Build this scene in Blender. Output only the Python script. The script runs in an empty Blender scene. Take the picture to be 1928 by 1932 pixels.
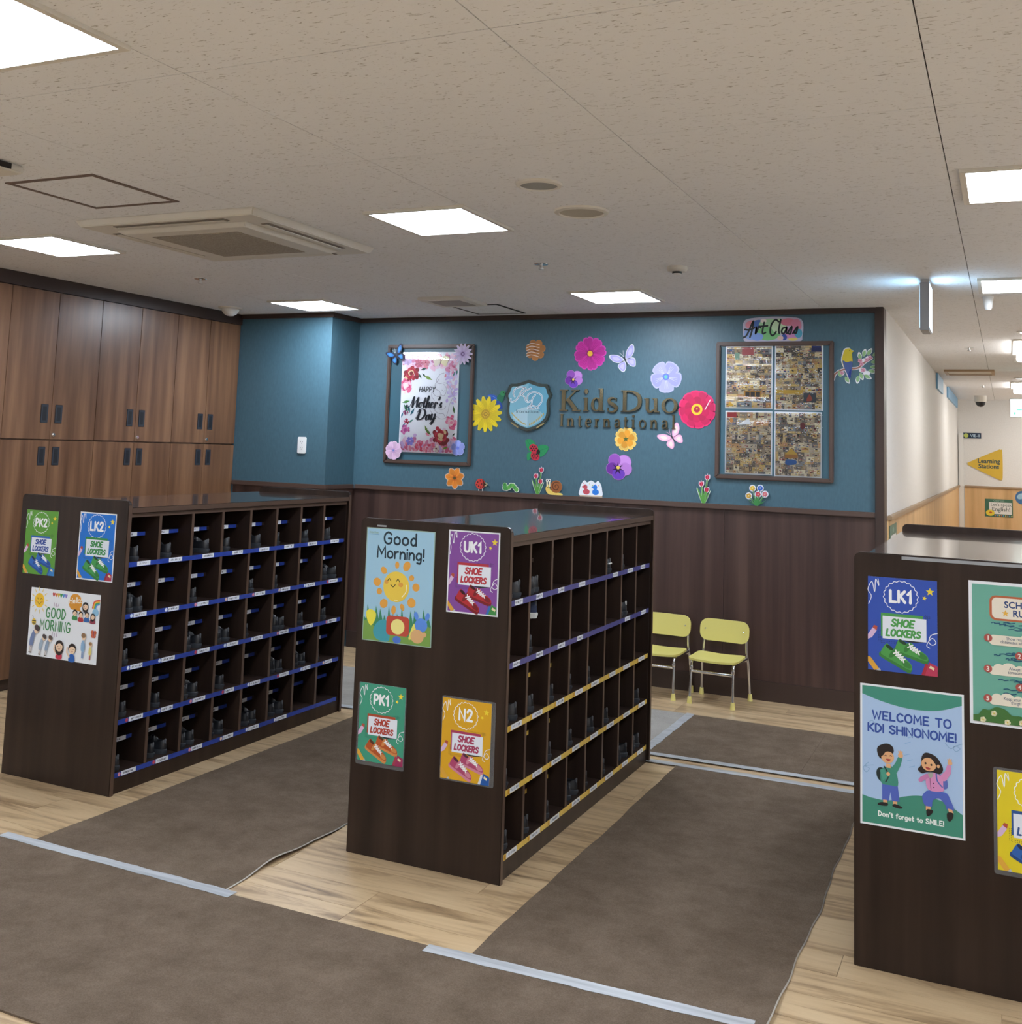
import bpy, bmesh, math, random
from mathutils import Vector, Matrix
R_ = random.Random(7)
C = bpy.context.scene.collection
sc = bpy.context.scene
PI = math.pi
# ------------------------------------------------------------ camera, world, exposure
CAMZ = 1.5482
def setup_camera():
    yaw, pitch, roll, f, cx, cy = -0.442, 0.105, 0.0346, 2042.95, 936.83, 625.76
    fwd = Vector((math.sin(yaw)*math.cos(pitch), math.cos(yaw)*math.cos(pitch), math.sin(pitch)))
    right = Vector((math.cos(yaw), -math.sin(yaw), 0)); up = right.cross(fwd)
    r = math.cos(roll)*right + math.sin(roll)*up; u = -math.sin(roll)*right + math.cos(roll)*up
    m = Matrix((r, u, -fwd)).transposed().to_4x4(); m.translation = (0, 0, CAMZ)
    cd = bpy.data.cameras.new('camera'); co = bpy.data.objects.new('camera', cd); C.objects.link(co)
    co.matrix_world = m; cd.sensor_fit = 'HORIZONTAL'; cd.sensor_width = 36; cd.lens = f/1928*36
    cd.shift_x = (964-cx)/1928; cd.shift_y = (cy-966)/1928; cd.clip_start = .05; cd.clip_end = 100
    sc.camera = co
setup_camera()
w = bpy.data.worlds.new('world'); sc.world = w; w.use_nodes = True
w.node_tree.nodes['Background'].inputs[0].default_value = (.8, .85, 1, 1)
w.node_tree.nodes['Background'].inputs[1].default_value = .15
sc.view_settings.view_transform = 'Standard'; sc.view_settings.look = 'None'
sc.view_settings.exposure = 0.0; sc.view_settings.gamma = 1; sc.view_settings.use_curve_mapping = False
LIGHT = 41.0          # radiance of the ceiling panels
# ------------------------------------------------------------ materials
_m = {}
def lin(h):
    h = h.lstrip('#'); v = [int(h[i:i+2], 16)/255 for i in (0, 2, 4)]
    return tuple(x/12.92 if x <= .04045 else ((x+.055)/1.055)**2.4 for x in v)
def base(name, col=(.5, .5, .5), rough=.5, metal=0, coat=0, spec=.5, alpha=1):
    if name in _m: return _m[name]
    m = bpy.data.materials.new(name); m.use_nodes = True; b = m.node_tree.nodes['Principled BSDF']
    b.inputs['Base Color'].default_value = (*col, 1); b.inputs['Roughness'].default_value = rough
    b.inputs['Metallic'].default_value = metal; b.inputs['Coat Weight'].default_value = coat
    b.inputs['Specular IOR Level'].default_value = spec; b.inputs['Alpha'].default_value = alpha
    _m[name] = m; return m
def hexm(h, rough=.42):      # printed ink / paint of one flat colour
    return base('ink_%s_%g' % (h, rough), lin(h), rough)
def nt(m): return m.node_tree, m.node_tree.nodes, m.node_tree.links, m.node_tree.nodes['Principled BSDF']
def tex_noise(m, scale_vec, stops, detail=4, nscale=1.0, bump=0, dist=0, space='Object', rough=.55, bdist=.01):
    t, n, l, b = nt(m)
    tc = n.new('ShaderNodeTexCoord'); mp = n.new('ShaderNodeMapping'); mp.inputs['Scale'].default_value = scale_vec
    oi = n.new('ShaderNodeObjectInfo'); ad = n.new('ShaderNodeVectorMath'); ad.operation = 'MULTIPLY_ADD'
    ad.inputs[0].default_value = (17, 31, 23)
    l.new(oi.outputs['Random'], ad.inputs[1]); l.new(mp.outputs[0], ad.inputs[2])
    nz = n.new('ShaderNodeTexNoise'); nz.inputs['Scale'].default_value = nscale; nz.inputs['Detail'].default_value = detail
    nz.inputs['Roughness'].default_value = rough; nz.inputs['Distortion'].default_value = dist
    l.new(tc.outputs[space], mp.inputs[0]); l.new(ad.outputs[0], nz.inputs['Vector'])
    cr = n.new('ShaderNodeValToRGB'); e = cr.color_ramp
    while len(e.elements) < len(stops): e.elements.new(.5)
    for el, (p, c) in zip(e.elements, stops): el.position = p; el.color = (*c, 1)
    l.new(nz.outputs[0], cr.inputs[0]); l.new(cr.outputs[0], b.inputs['Base Color'])
    if bump:
        bp = n.new('ShaderNodeBump'); bp.inputs['Strength'].default_value = bump; bp.inputs['Distance'].default_value = bdist
        l.new(nz.outputs[0], bp.inputs['Height']); l.new(bp.outputs[0], b.inputs['Normal'])
    return m
def wood(name, dark, mid, light, scale, rough=.35, spec=.5, coat=0):
    m = base(name, mid, rough, spec=spec, coat=coat)
    return tex_noise(m, scale, [(.3, dark), (.5, mid), (.68, light)], 5)
M = {}
M['locker'] = wood('dark_walnut_laminate', (.0155, .0085, .006), (.026, .0145, .0098), (.038, .022, .015), (14, 14, .6), .36, .3)
M['locker_in'] = wood('dark_walnut_inner', (.016, .0085, .006), (.028, .0155, .011), (.038, .022, .015), (14, 14, .6), .5, .3)
M['edge'] = base('walnut_edge_banding', (.085, .05, .034), .35)
M['topb'] = tex_noise(base('walnut_top_gloss', (.05, .03, .022), .14, spec=1.0, coat=.6), (9, 1, 9), [(.3, (.03, .017, .013)), (.7, (.06, .036, .027))], 5)
M['wains'] = wood('dark_wainscot_laminate', (.032, .016, .013), (.06, .031, .025), (.092, .052, .04), (11, 11, .35), .42)
M['trim'] = base('dark_brown_trim', (.045, .026, .02), .4)
M['rail'] = base('brown_dado_rail', (.09, .055, .043), .35)
M['cab'] = wood('walnut_door_laminate', (.105, .048, .024), (.175, .085, .043), (.25, .13, .068), (13, 13, .8), .31, .6)
M['oakwall'] = wood('light_oak_panel', (.55, .34, .15), (.68, .44, .21), (.75, .5, .26), (9, 9, .6), .45)
M['cream'] = tex_noise(base('cream_wallpaper', (.77, .76, .74), .7), (60, 60, 60), [(.3, (.74, .73, .71)), (.7, (.79, .78, .76))], 3, bump=.05)
M['teal'] = tex_noise(base('teal_wallpaper', (.05, .15, .2), .55), (90, 90, 25), [(.25, (.052, .115, .15)), (.75, (.068, .145, .188))], 4, bump=.12, bdist=.002)
M['teal'].node_tree.nodes['Principled BSDF'].inputs['Roughness'].default_value = .42
M['white'] = base('white_plastic', (.8, .8, .78), .4)
M['offwhite'] = base('ivory_plastic', (.72, .69, .62), .45)
M['chrome'] = base('chrome', (.75, .76, .78), .12, 1)
M['black'] = base('black_plastic', (.012, .013, .016), .4)
M['navyblk'] = base('blue_black_plastic', (.03, .035, .045), .4)
M['dark'] = base('shadow_gap', (.015, .012, .01), .8)
M['screw'] = base('steel', (.5, .5, .5), .3, 1)
M['slab'] = base('ceiling_void', (.02, .018, .016), .9)
def floor_mat():
    m = base('light_oak_plank', (.5, .33, .18), .32, spec=.5)
    t, n, l, b = nt(m)
    tex_noise(m, (1.2, 11, 1), [(.30, (.14, .085, .046)), (.41, (.34, .225, .12)), (.51, (.51, .36, .205)), (.72, (.59, .435, .26))], 7, 1.2, dist=.9, rough=.66)
    return m
M['plank'] = floor_mat()
def ceil_mat():
    m = base('fissured_ceiling_board', (.74, .7, .66), .85, spec=.2)
    t, n, l, b = nt(m)
    ge = n.new('ShaderNodeNewGeometry'); mp = n.new('ShaderNodeMapping'); mp.inputs['Scale'].default_value = (46, 190, 1)
    nz = n.new('ShaderNodeTexNoise'); nz.inputs['Scale'].default_value = 1.0; nz.inputs['Detail'].default_value = 2; nz.inputs['Distortion'].default_value = .8
    l.new(ge.outputs['Position'], mp.inputs[0]); l.new(mp.outputs[0], nz.inputs['Vector'])
    cr = n.new('ShaderNodeValToRGB'); e = cr.color_ramp
    e.elements[0].position = .64; e.elements[0].color = (.86, .87, .89, 1); e.elements[1].position = .70; e.elements[1].color = (.42, .40, .38, 1)
    l.new(nz.outputs[0], cr.inputs[0]); l.new(cr.outputs[0], b.inputs['Base Color'])
    return m
M['ceil'] = ceil_mat()
def carpet_mat(name, c0, c1):
    m = base(name, c0, .95, spec=.1)
    t, n, l, b = nt(m)
    ge = n.new('ShaderNodeNewGeometry')
    a = n.new('ShaderNodeTexNoise'); a.inputs['Scale'].default_value = 7; a.inputs['Detail'].default_value = 6; a.inputs['Roughness'].default_value = .7
    f = n.new('ShaderNodeTexNoise'); f.inputs['Scale'].default_value = 260; f.inputs['Detail'].default_value = 2
    l.new(ge.outputs['Position'], a.inputs['Vector']); l.new(ge.outputs['Position'], f.inputs['Vector'])
    mx = n.new('ShaderNodeMix'); mx.data_type = 'FLOAT'; mx.inputs[0].default_value = .4
    l.new(a.outputs[0], mx.inputs[2]); l.new(f.outputs[0], mx.inputs[3])
    cr = n.new('ShaderNodeValToRGB'); cr.color_ramp.elements[0].position = .36; cr.color_ramp.elements[1].position = .62
    cr.color_ramp.elements[0].color = (*c0, 1); cr.color_ramp.elements[1].color = (*c1, 1)
    l.new(mx.outputs[0], cr.inputs[0]); l.new(cr.outputs[0], b.inputs['Base Color'])
    bp = n.new('ShaderNodeBump'); bp.inputs['Strength'].default_value = .5; bp.inputs['Distance'].default_value = .004
    l.new(f.outputs[0], bp.inputs['Height']); l.new(bp.outputs[0], b.inputs['Normal'])
    return m
M['carpet'] = carpet_mat('taupe_brown_carpet', (.095, .068, .046), (.165, .122, .087))
M['carpetg'] = carpet_mat('grey_carpet', (.27, .25, .225), (.36, .335, .3))
M['backing'] = base('carpet_backing', (.42, .38, .32), .8)
M['tape'] = tex_noise(base('cloudy_white_tape', (.5, .52, .54), .3, alpha=.84), (3, 45, 1), [(.32, (.36, .37, .39)), (.66, (.56, .58, .60))], 4, bump=.3)
M['tapeblue'] = tex_noise(base('blue_tape', (.02, .05, .3), .3), (1, 30, 60), [(.3, (.016, .04, .24)), (.7, (.028, .065, .36))], 3)
M['tapeblue2'] = tex_noise(base('blue_tape_light_tint', (.06, .06, .25), .3), (1, 30, 60), [(.3, (.045, .05, .2)), (.7, (.075, .08, .28))], 3)  # same blue tape, with the light's violet cast put into the colour
M['tapeyel'] = tex_noise(base('yellow_tape', (.75, .5, .08), .3), (1, 30, 60), [(.3, (.68, .44, .07)), (.7, (.82, .57, .1))], 3)
def label_mat():     # white label with a line of unreadable small print
    m = base('white_name_label', (.75, .76, .78), .35)
    t, n, l, b = nt(m)
    tc = n.new('ShaderNodeTexCoord'); mp = n.new('ShaderNodeMapping'); mp.inputs['Scale'].default_value = (1, 230, 60)
    oi = n.new('ShaderNodeObjectInfo'); ad = n.new('ShaderNodeVectorMath'); ad.operation = 'MULTIPLY_ADD'
    ad.inputs[0].default_value = (17, 31, 23); l.new(oi.outputs['Random'], ad.inputs[1]); l.new(mp.outputs[0], ad.inputs[2])
    nz = n.new('ShaderNodeTexNoise'); nz.inputs['Scale'].default_value = 1; nz.inputs['Detail'].default_value = 1
    l.new(tc.outputs['Object'], mp.inputs[0]); l.new(ad.outputs[0], nz.inputs['Vector'])
    sx = n.new('ShaderNodeSeparateXYZ'); l.new(tc.outputs['Object'], sx.inputs[0])
    az = n.new('ShaderNodeMath'); az.operation = 'ABSOLUTE'; l.new(sx.outputs[2], az.inputs[0])
    lz = n.new('ShaderNodeMath'); lz.operation = 'LESS_THAN'; lz.inputs[1].default_value = .0042; l.new(az.outputs[0], lz.inputs[0])
    ay = n.new('ShaderNodeMath'); ay.operation = 'ABSOLUTE'; l.new(sx.outputs[1], ay.inputs[0])
    ly = n.new('ShaderNodeMath'); ly.operation = 'LESS_THAN'; ly.inputs[1].default_value = .032; l.new(ay.outputs[0], ly.inputs[0])
    g = n.new('ShaderNodeMath'); g.operation = 'GREATER_THAN'; g.inputs[1].default_value = .5; l.new(nz.outputs[0], g.inputs[0])
    m1 = n.new('ShaderNodeMath'); m1.operation = 'MULTIPLY'; l.new(lz.outputs[0], m1.inputs[0]); l.new(ly.outputs[0], m1.inputs[1])
    m2 = n.new('ShaderNodeMath'); m2.operation = 'MULTIPLY'; l.new(m1.outputs[0], m2.inputs[0]); l.new(g.outputs[0], m2.inputs[1])
    mx = n.new('ShaderNodeMix'); mx.data_type = 'RGBA'; mx.inputs[6].default_value = (.74, .76, .8, 1); mx.inputs[7].default_value = (.16, .17, .2, 1)
    l.new(m2.outputs[0], mx.inputs[0]); l.new(mx.outputs[2], b.inputs['Base Color'])
    return m
M['label'] = label_mat()
def emit(name, col, s):
    m = base(name, col, .5); b = m.node_tree.nodes['Principled BSDF']
    b.inputs['Emission Color'].default_value = (*col, 1); b.inputs['Emission Strength'].default_value = s
    b.inputs['Base Color'].default_value = (.8, .8, .8, 1); return m
M['lamp'] = emit('led_panel_glow', (.88, .98, 1.12), LIGHT)
M['lampw'] = emit('corridor_panel_glow', (1.0, .98, .95), 10.5)
M['exit'] = emit('exit_sign_glow', (.40, .70, 1.0), 11)
M['exitgreen'] = emit('exit_sign_green', (.0, .75, .45), 1.2)
M['arrowface'] = emit('arrow_sign_glow', (.72, 1, .97), 3)
M['lam'] = base('laminate_film', (.25, .25, .25), .15, alpha=.28)
# ------------------------------------------------------------ mesh helpers
def link(name, me, mat=None, parent=None, loc=None, rotz=0):
    o = bpy.data.objects.new(name, me)
    if me is not None and mat is not None and not me.materials: me.materials.append(mat)
    C.objects.link(o)
    if parent: o.parent = parent
    if loc is not None: o.location = loc
    if rotz: o.rotation_euler = (0, 0, rotz)
    return o
def tag(o, label=None, cat=None, group=None, kind=None):
    if label: o['label'] = label
    if cat: o['category'] = cat
    if group: o['group'] = group
    if kind: o['kind'] = kind
    return o
def empty(name, loc, rotz=0):
    o = bpy.data.objects.new(name, None); C.objects.link(o); o.location = loc; o.rotation_euler = (0, 0, rotz); o.empty_display_size = .05
    return o
def pmesh(name, v, f, smooth=False):
    me = bpy.data.meshes.new(name); me.from_pydata([tuple(p) for p in v], [], f); me.update()
    if smooth: me.polygons.foreach_set('use_smooth', [True]*len(me.polygons))
    return me
BF = [(0, 3, 2, 1), (4, 5, 6, 7), (0, 1, 5, 4), (1, 2, 6, 5), (2, 3, 7, 6), (3, 0, 4, 7)]
def boxvf(a, b):
    (x0, y0, z0), (x1, y1, z1) = a, b
    return [(x0, y0, z0), (x1, y0, z0), (x1, y1, z0), (x0, y1, z0), (x0, y0, z1), (x1, y0, z1), (x1, y1, z1), (x0, y1, z1)], BF
class MB:
    def __init__(s): s.v = []; s.f = []
    def add(s, v, f):
        n = len(s.v); s.v += [tuple(p) for p in v]; s.f += [tuple(i+n for i in q) for q in f]; return s
    def box(s, a, b): return s.add(*boxvf(a, b))
    def prism(s, pts, y0, y1):        # outline in x,z ; extruded along y
        n = len(pts); v = [(x, y0, z) for x, z in pts]+[(x, y1, z) for x, z in pts]
        return s.add(v, [tuple(range(n)), tuple(range(2*n-1, n-1, -1))]+[(i, n+i, n+(i+1) % n, (i+1) % n) for i in range(n)])
    def prismz(s, pts, z0, z1):       # outline in x,y ; extruded along z
        n = len(pts); v = [(x, y, z0) for x, y in pts]+[(x, y, z1) for x, y in pts]
        return s.add(v, [tuple(range(n-1, -1, -1)), tuple(range(n, 2*n))]+[(i, (i+1) % n, n+(i+1) % n, n+i) for i in range(n)])
    def lathe(s, prof, c=(0, 0, 0), n=24):   # prof: (r,z) list
        k = len(prof); v = []
        for i in range(n):
            a = 2*PI*i/n
            v += [(c[0]+r*math.cos(a), c[1]+r*math.sin(a), c[2]+z) for r, z in prof]
        f = [(i*k+j, ((i+1) % n)*k+j, ((i+1) % n)*k+j+1, i*k+j+1) for i in range(n) for j in range(k-1)]
        return s.add(v, f)
    def tube(s, pts, r, n=10):
        P = [Vector(p) for p in pts]; v = []
        for i, p in enumerate(P):
            d = ((P[min(i+1, len(P)-1)]-P[max(i-1, 0)])).normalized()
            a = d.orthogonal().normalized() if abs(d.z) < .99 else Vector((1, 0, 0)); 
            a = (Vector((1, 0, 0))-d*d.x); a = a.normalized() if a.length > .1 else (Vector((0, 1, 0))-d*d.y).normalized()
            b = d.cross(a)
            v += [tuple(p+r*(math.cos(2*PI*k/n)*a+math.sin(2*PI*k/n)*b)) for k in range(n)]
        f = [(i*n+k, i*n+(k+1) % n, (i+1)*n+(k+1) % n, (i+1)*n+k) for i in range(len(P)-1) for k in range(n)]
        f += [tuple(range(n-1, -1, -1)), tuple(range((len(P)-1)*n, len(P)*n))]
        return s.add(v, f)
    def build(s, name, mat, parent=None, loc=None, rotz=0, smooth=False, bevel=0):
        me = pmesh(name, s.v, s.f)
        bm = bmesh.new(); bm.from_mesh(me); bmesh.ops.recalc_face_normals(bm, faces=bm.faces)
        if bevel: bmesh.ops.bevel(bm, geom=[e for e in bm.edges if e.is_manifold and e.calc_face_angle(0) > .6], offset=bevel, segments=2, affect='EDGES', clamp_overlap=True)
        bm.to_mesh(me); bm.free()
        if smooth:
            me.polygons.foreach_set('use_smooth', [True]*len(me.polygons))
            me.set_sharp_from_angle(angle=math.radians(40))
        return link(name, me, mat, parent, loc, rotz)
def bx(name, a, b, mat, parent=None, bevel=0): return MB().box(a, b).build(name, mat, parent, bevel=bevel)
def struct(name, a, b, mat, **k): return tag(bx(name, a, b, mat, **k), kind='structure')
def rrect(x0, z0, x1, z1, r, n=5):
    P = []
    for cx, cz, a0 in ((x1-r, z0+r, -PI/2), (x1-r, z1-r, 0), (x0+r, z1-r, PI/2), (x0+r, z0+r, PI)):
        P += [(cx+r*math.cos(a0+PI/2*i/n), cz+r*math.sin(a0+PI/2*i/n)) for i in range(n+1)]
    return P
# ------------------------------------------------------------ lettering and drawing of flat print
def catmull(P, n=6, closed=False):
    if len(P) < 3: return P
    out = []; k = len(P)
    for i in range(k if closed else k-1):
        if closed: p = [P[(i+j-1) % k] for j in range(4)]
        else: p = [P[max(i-1, 0)], P[i], P[i+1], P[min(i+2, k-1)]]
        for t in range(n):
            t /= n; out.append(tuple(.5*((2*p[1][a])+(-p[0][a]+p[2][a])*t+(2*p[0][a]-5*p[1][a]+4*p[2][a]-p[3][a])*t*t+(-p[0][a]+3*p[1][a]-3*p[2][a]+p[3][a])*t**3) for a in range(len(p[0]))))
    if not closed: out.append(tuple(P[-1]))
    return out
G = {  # width ; strokes on a grid with cap height 10. '~' = smooth, 'o' = closed smooth
 'A': (8, "0,0 4,10 8,0|1.6,3.6 6.4,3.6"), 'B': (6.6, "0,0 0,10|~0,10 3,10 5.8,7.8 3,5.4 0,5.4|~0,5.4 3.5,5.3 6.6,2.7 3.5,0 0,0"),
 'C': (7, "~7,8.2 4,10 .9,8 .1,4.8 1.2,1.4 4,0 7,1.6"), 'D': (7, "0,0 0,10|~0,10 3.4,9.6 7,5.2 3.4,.3 0,0"),
 'E': (6, "6,10 0,10 0,0 6,0|0,5 5,5"), 'G': (7.4, "~7,8.3 4,10 .9,8 .1,4.6 1.2,1.2 4,0 6.6,1.2 7.2,4.4|4.2,4.6 7.3,4.6"),
 'H': (7, "0,0 0,10|7,0 7,10|0,5 7,5"), 'I': (0, "0,0 0,10"), 'K': (6.8, "0,0 0,10|6.5,10 0,4.2|1.8,5.6 6.8,0"),
 'L': (5.6, "0,10 0,0 5.6,0"), 'M': (8.6, "0,0 .5,10 4.3,3.4 8.1,10 8.6,0"), 'N': (7, "0,0 0,10 7,0 7,10"),
 'O': (8, "o4,10 .9,8.4 0,5 .9,1.6 4,0 7.1,1.6 8,5 7.1,8.4"), 'P': (6, "0,0 0,10|~0,10 3.5,10 6,7.2 3.5,4.5 0,4.4"),
 'R': (6.6, "0,0 0,10|~0,10 3.5,10 6,7.3 3.5,4.7 0,4.6|2.8,4.6 6.6,0"), 'S': (6.6, "~6.4,8.6 4,10 1.1,9 .7,7 3.4,5.2 6.2,3.6 6,1.2 3.2,0 .1,1.5"),
 'T': (7, "0,10 7,10|3.5,10 3.5,0"), 'U': (7, "~0,10 0,5 .6,1.4 3.5,0 6.4,1.4 7,5 7,10"), 'W': (10, "0,10 2.4,0 5,8 7.6,0 10,10"), 'Y': (7, "0,10 3.5,5 7,10|3.5,5 3.5,0"),
 '1': (3.4, "0,7.4 2.6,10 2.6,0"), '2': (6.4, "~.3,7.6 2,9.9 5.2,9.4 5.6,6.8 3.6,3.6 .3,.1|0,0 6.4,0"), '3': (6, "~.3,9 3,10 5.6,7.8 2.6,5.3 5.9,2.6 3,0 0,1.2"),
 '4': (6, "4.4,0 4.4,10 0,3 6,3"), '5': (6, "5.4,10 .8,10 .5,5.6|~.5,5.6 3.4,6.2 5.9,3.4 3.4,.1 0,1"),
 'a': (5.4, "~5,5.4 2.6,6.2 .4,4.4 .4,1.4 2.6,0 5,1.8|~5,6 5,2 5.6,0"), 'c': (5, "~5,5 2.8,6.2 .5,4.6 .4,1.5 2.8,0 5,1.2"),
 'd': (5.4, "~5,5 2.6,6.2 .4,4.4 .4,1.4 2.6,0 5,1.6|5,10 5,0"), 'e': (5.2, "~.4,3.2 5,3.4 3,6.1 .6,4.8 .3,1.8 2.6,0 5,1"), 'f': (3.6, "~4,9.2 2.4,10 1.4,8 1.4,0|0,6 3.6,6"),
 'g': (5.4, "~5,5 2.6,6.2 .4,4.4 .4,1.4 2.6,.2 5,1.8|~5,6 5,0 4,-3 1,-2.6"), 'h': (5.2, "0,0 0,10|~0,3.6 2.4,6 4.8,4.6 5,0"), 'i': (0, "0,0 0,6|0,8.6 0,8.9"),
 'l': (0, "0,0 0,10"), 'n': (5.2, "0,0 0,6|~0,3.6 2.4,6 4.8,4.6 5,0"), 'o': (5.6, "o2.8,6.2 .6,5 0,3 .6,1 2.8,0 5,1 5.6,3 5,5"), 'r': (3.6, "0,0 0,6|~0,3.4 1.6,5.6 3.6,6"),
 's': (4.6, "~4.4,5.2 2.4,6.2 .6,5 2.4,3.2 4.5,1.6 2.4,0 .1,1"), 't': (3.8, "~1.8,9 1.8,3 2.4,.2 4,.6|0,6 3.8,6"), 'y': (5, "0,6 2.6,0|~5,6 2.6,0 1.4,-2.6 0,-3"), 'm': (8, "0,0 0,6|~0,3.6 2,6 4,4.6 4,0|~4,3.6 6,6 8,4.6 8,0"),
 'p': (5.4, "0,6 0,-3|~0,4.6 2.6,6.2 5,4.4 5,1.6 2.6,0 0,1.4"), 'u': (5, "~0,6 .2,1.6 2.4,0 4.8,2|5,6 5,0"), 'w': (7.6, "0,6 1.9,0 3.8,5 5.7,0 7.6,6"), "'": (1, "1,10 .4,7.6"), '!': (0, "0,10 0,3.2|0,0 0,.3"), ' ': (3, ""), '-': (4, "0,4 4,4")}
_bf = {}
def bfont(s, bold=0.0):
    k = (s, bold)
    if k not in _bf:
        cu = bpy.data.curves.new('t', 'FONT'); cu.body = s; cu.size = 1; cu.offset = bold; cu.resolution_u = 3; cu.align_x = 'CENTER'
        o = bpy.data.objects.new('t', cu); me = bpy.data.meshes.new_from_object(o)
        _bf[k] = ([tuple(v.co)[:2] for v in me.vertices], [tuple(p.vertices) for p in me.polygons])
        bpy.data.objects.remove(o); bpy.data.meshes.remove(me); bpy.data.curves.remove(cu)
    return _bf[k]
STEP = .00004
def greyed(h, k): return '#'+''.join('%02x' % int(int(h[i:i+2], 16)*(1-k)+v*k) for i, v in ((1, 226), (3, 216), (5, 196)))
def shade(h, k): return '#'+''.join('%02x' % min(255, int(int(h[i:i+2], 16)*k)) for i in (1, 3, 5))
class Art:      # flat shapes in local x,z, stacked towards -y
    st = 1.0
    def __init__(s, off=0.0): s.v = []; s.f = []; s.m = []; s.mats = []; s.off = off; s.k = 1.0; s.tz = (1, 0)
    def mi(s, c):
        m = hexm(c) if isinstance(c, str) else c
        if m not in s.mats: s.mats.append(m)
        return s.mats.index(m)
    def raw(s, v, f, c, step=True):
        n = len(s.v); s.v += [(x*s.k, -s.off, (z*s.tz[0]+s.tz[1])*s.k) for x, z in v]; s.f += [tuple(i+n for i in q) for q in f]; s.m += [s.mi(c)]*len(f)
        if step: s.off += STEP*s.st
        return s
    def poly(s, P, c, th=0):
        if th:
            n = len(P); b = len(s.v); s.v += [(x*s.k, -s.off, z*s.k) for x, z in P]+[(x*s.k, -s.off-th, z*s.k) for x, z in P]
            F = [tuple(range(b, b+n)), tuple(range(b+2*n-1, b+n-1, -1))]+[(b+i, b+n+i, b+n+(i+1) % n, b+(i+1) % n) for i in range(n)]
            s.f += F; s.m += [s.mi(c)]*len(F); return s
        return s.raw(P, [tuple(range(len(P)))], c)
    def smooth(s, P, c, n=6, th=0): return s.poly(catmull(P, n, True), c, th)
    def rect(s, x0, z0, x1, z1, c, th=0): return s.poly([(x0, z0), (x1, z0), (x1, z1), (x0, z1)], c, th)
    def rr(s, x0, z0, x1, z1, r, c, th=0): return s.poly(rrect(x0, z0, x1, z1, r), c, th)
    def ell(s, x, z, rx, rz, c, rot=0, n=20, th=0):
        ca, sa = math.cos(rot), math.sin(rot)
        return s.poly([(x+rx*math.cos(t)*ca-rz*math.sin(t)*sa, z+rx*math.cos(t)*sa+rz*math.sin(t)*ca) for t in [2*PI*i/n for i in range(n)]], c, th)
    def stroke(s, P, w, c, closed=False, step=True):    # w a number or one width per point; one strip without overlaps
        W = list(w) if isinstance(w, (list, tuple)) else [w]*len(P)
        Q = [(tuple(P[0]), W[0])]
        for p, ww in zip(P[1:], W[1:]):
            if math.hypot(p[0]-Q[-1][0][0], p[1]-Q[-1][0][1]) > 1e-7: Q.append((tuple(p), ww))
        if closed and math.hypot(Q[0][0][0]-Q[-1][0][0], Q[0][0][1]-Q[-1][0][1]) < 1e-7: Q.pop()
        n = len(Q)
        if n < 2: return s
        D = []
        for i in range(n if closed else n-1):
            a, b = Q[i][0], Q[(i+1) % n][0]; L = math.hypot(b[0]-a[0], b[1]-a[1]); D.append(((b[0]-a[0])/L, (b[1]-a[1])/L))
        v = []; f = []
        for i in range(n):
            d1 = D[i-1] if (i > 0 or closed) else D[0]; d2 = D[i] if i < len(D) else D[-1]
            mx, mz = -(d1[1]+d2[1]), d1[0]+d2[0]; L = math.hypot(mx, mz)
            if L < 1e-6: mx, mz, L = -d1[1], d1[0], 1
            mx /= L; mz /= L; k = min(1/max(.1, mx*-d2[1]+mz*d2[0]), 1.9)*Q[i][1]/2; (x, z) = Q[i][0]
            v += [(x+mx*k, z+mz*k), (x-mx*k, z-mz*k)]
        for i in range(n if closed else n-1):
            j = (i+1) % n; f.append((2*i, 2*i+1, 2*j+1, 2*j))
        if not closed:
            for e, d, sg in ((0, D[0], -1), (n-1, D[-1], 1)):
                (x, z), ww = Q[e]; b = len(v)
                if ww < 1e-5: continue
                a0 = math.atan2(d[1], d[0]); arc = [(x+ww/2*math.cos(a0+t*PI/5)*1, z+ww/2*math.sin(a0+t*PI/5)) for t in ((1.5, .5, -.5, -1.5) if sg > 0 else (3.5, 4.5, 5.5, 6.5))]
                v += arc; f.append(((2*e, b, b+1, b+2, b+3, 2*e+1) if sg > 0 else (2*e, 2*e+1)[::1]+(b+3, b+2, b+1, b)))
        s.raw(v, f, c, step)
        if not step: s.off += STEP*.12
        return s
    def curve(s, P, w, c, n=6, closed=False): return s.stroke(catmull(P, n, closed), w, c, closed)
    def hand(s, txt, x, z, h, w, c, align=0, shear=0, gap=2.2, sx=1.0, tilt=0):   # hand-drawn lettering, z = baseline
        q = h/10; tot = sum(G[ch][0]+gap for ch in txt)-gap; ox = x-(tot*q*sx)*(.5 if align == 0 else 0 if align < 0 else 1)
        x0 = ox
        for ch in txt:
            for st in G[ch][1].split('|'):
                if not st: continue
                md = st[0] if st[0] in '~o' else ''
                P = [tuple(map(float, t.split(','))) for t in st[len(md):].split(' ')]
                if md: P = catmull(P, 5, md == 'o')
                P = [(ox+(px+pz*shear)*q*sx, z+pz*q+tilt*(ox-x0)) for px, pz in P]
                s.stroke(P, w, c, md == 'o', step=False)
            ox += (G[ch][0]+gap)*q*sx
        s.off += STEP; return s
    def font(s, txt, x, z, size, c, bold=0.0, shear=0, sx=1.0):
        v, f = bfont(txt, bold); return s.raw([(x+(a*sx+b*shear)*size, z+b*size) for a, b in v], f, c)
    def star(s, x, z, r, c, n=5, q=.45, rot=0):
        return s.poly([(x+(r if i % 2 == 0 else r*q)*math.sin(PI*i/n+rot), z+(r if i % 2 == 0 else r*q)*math.cos(PI*i/n+rot)) for i in range(2*n)], c)
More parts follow.
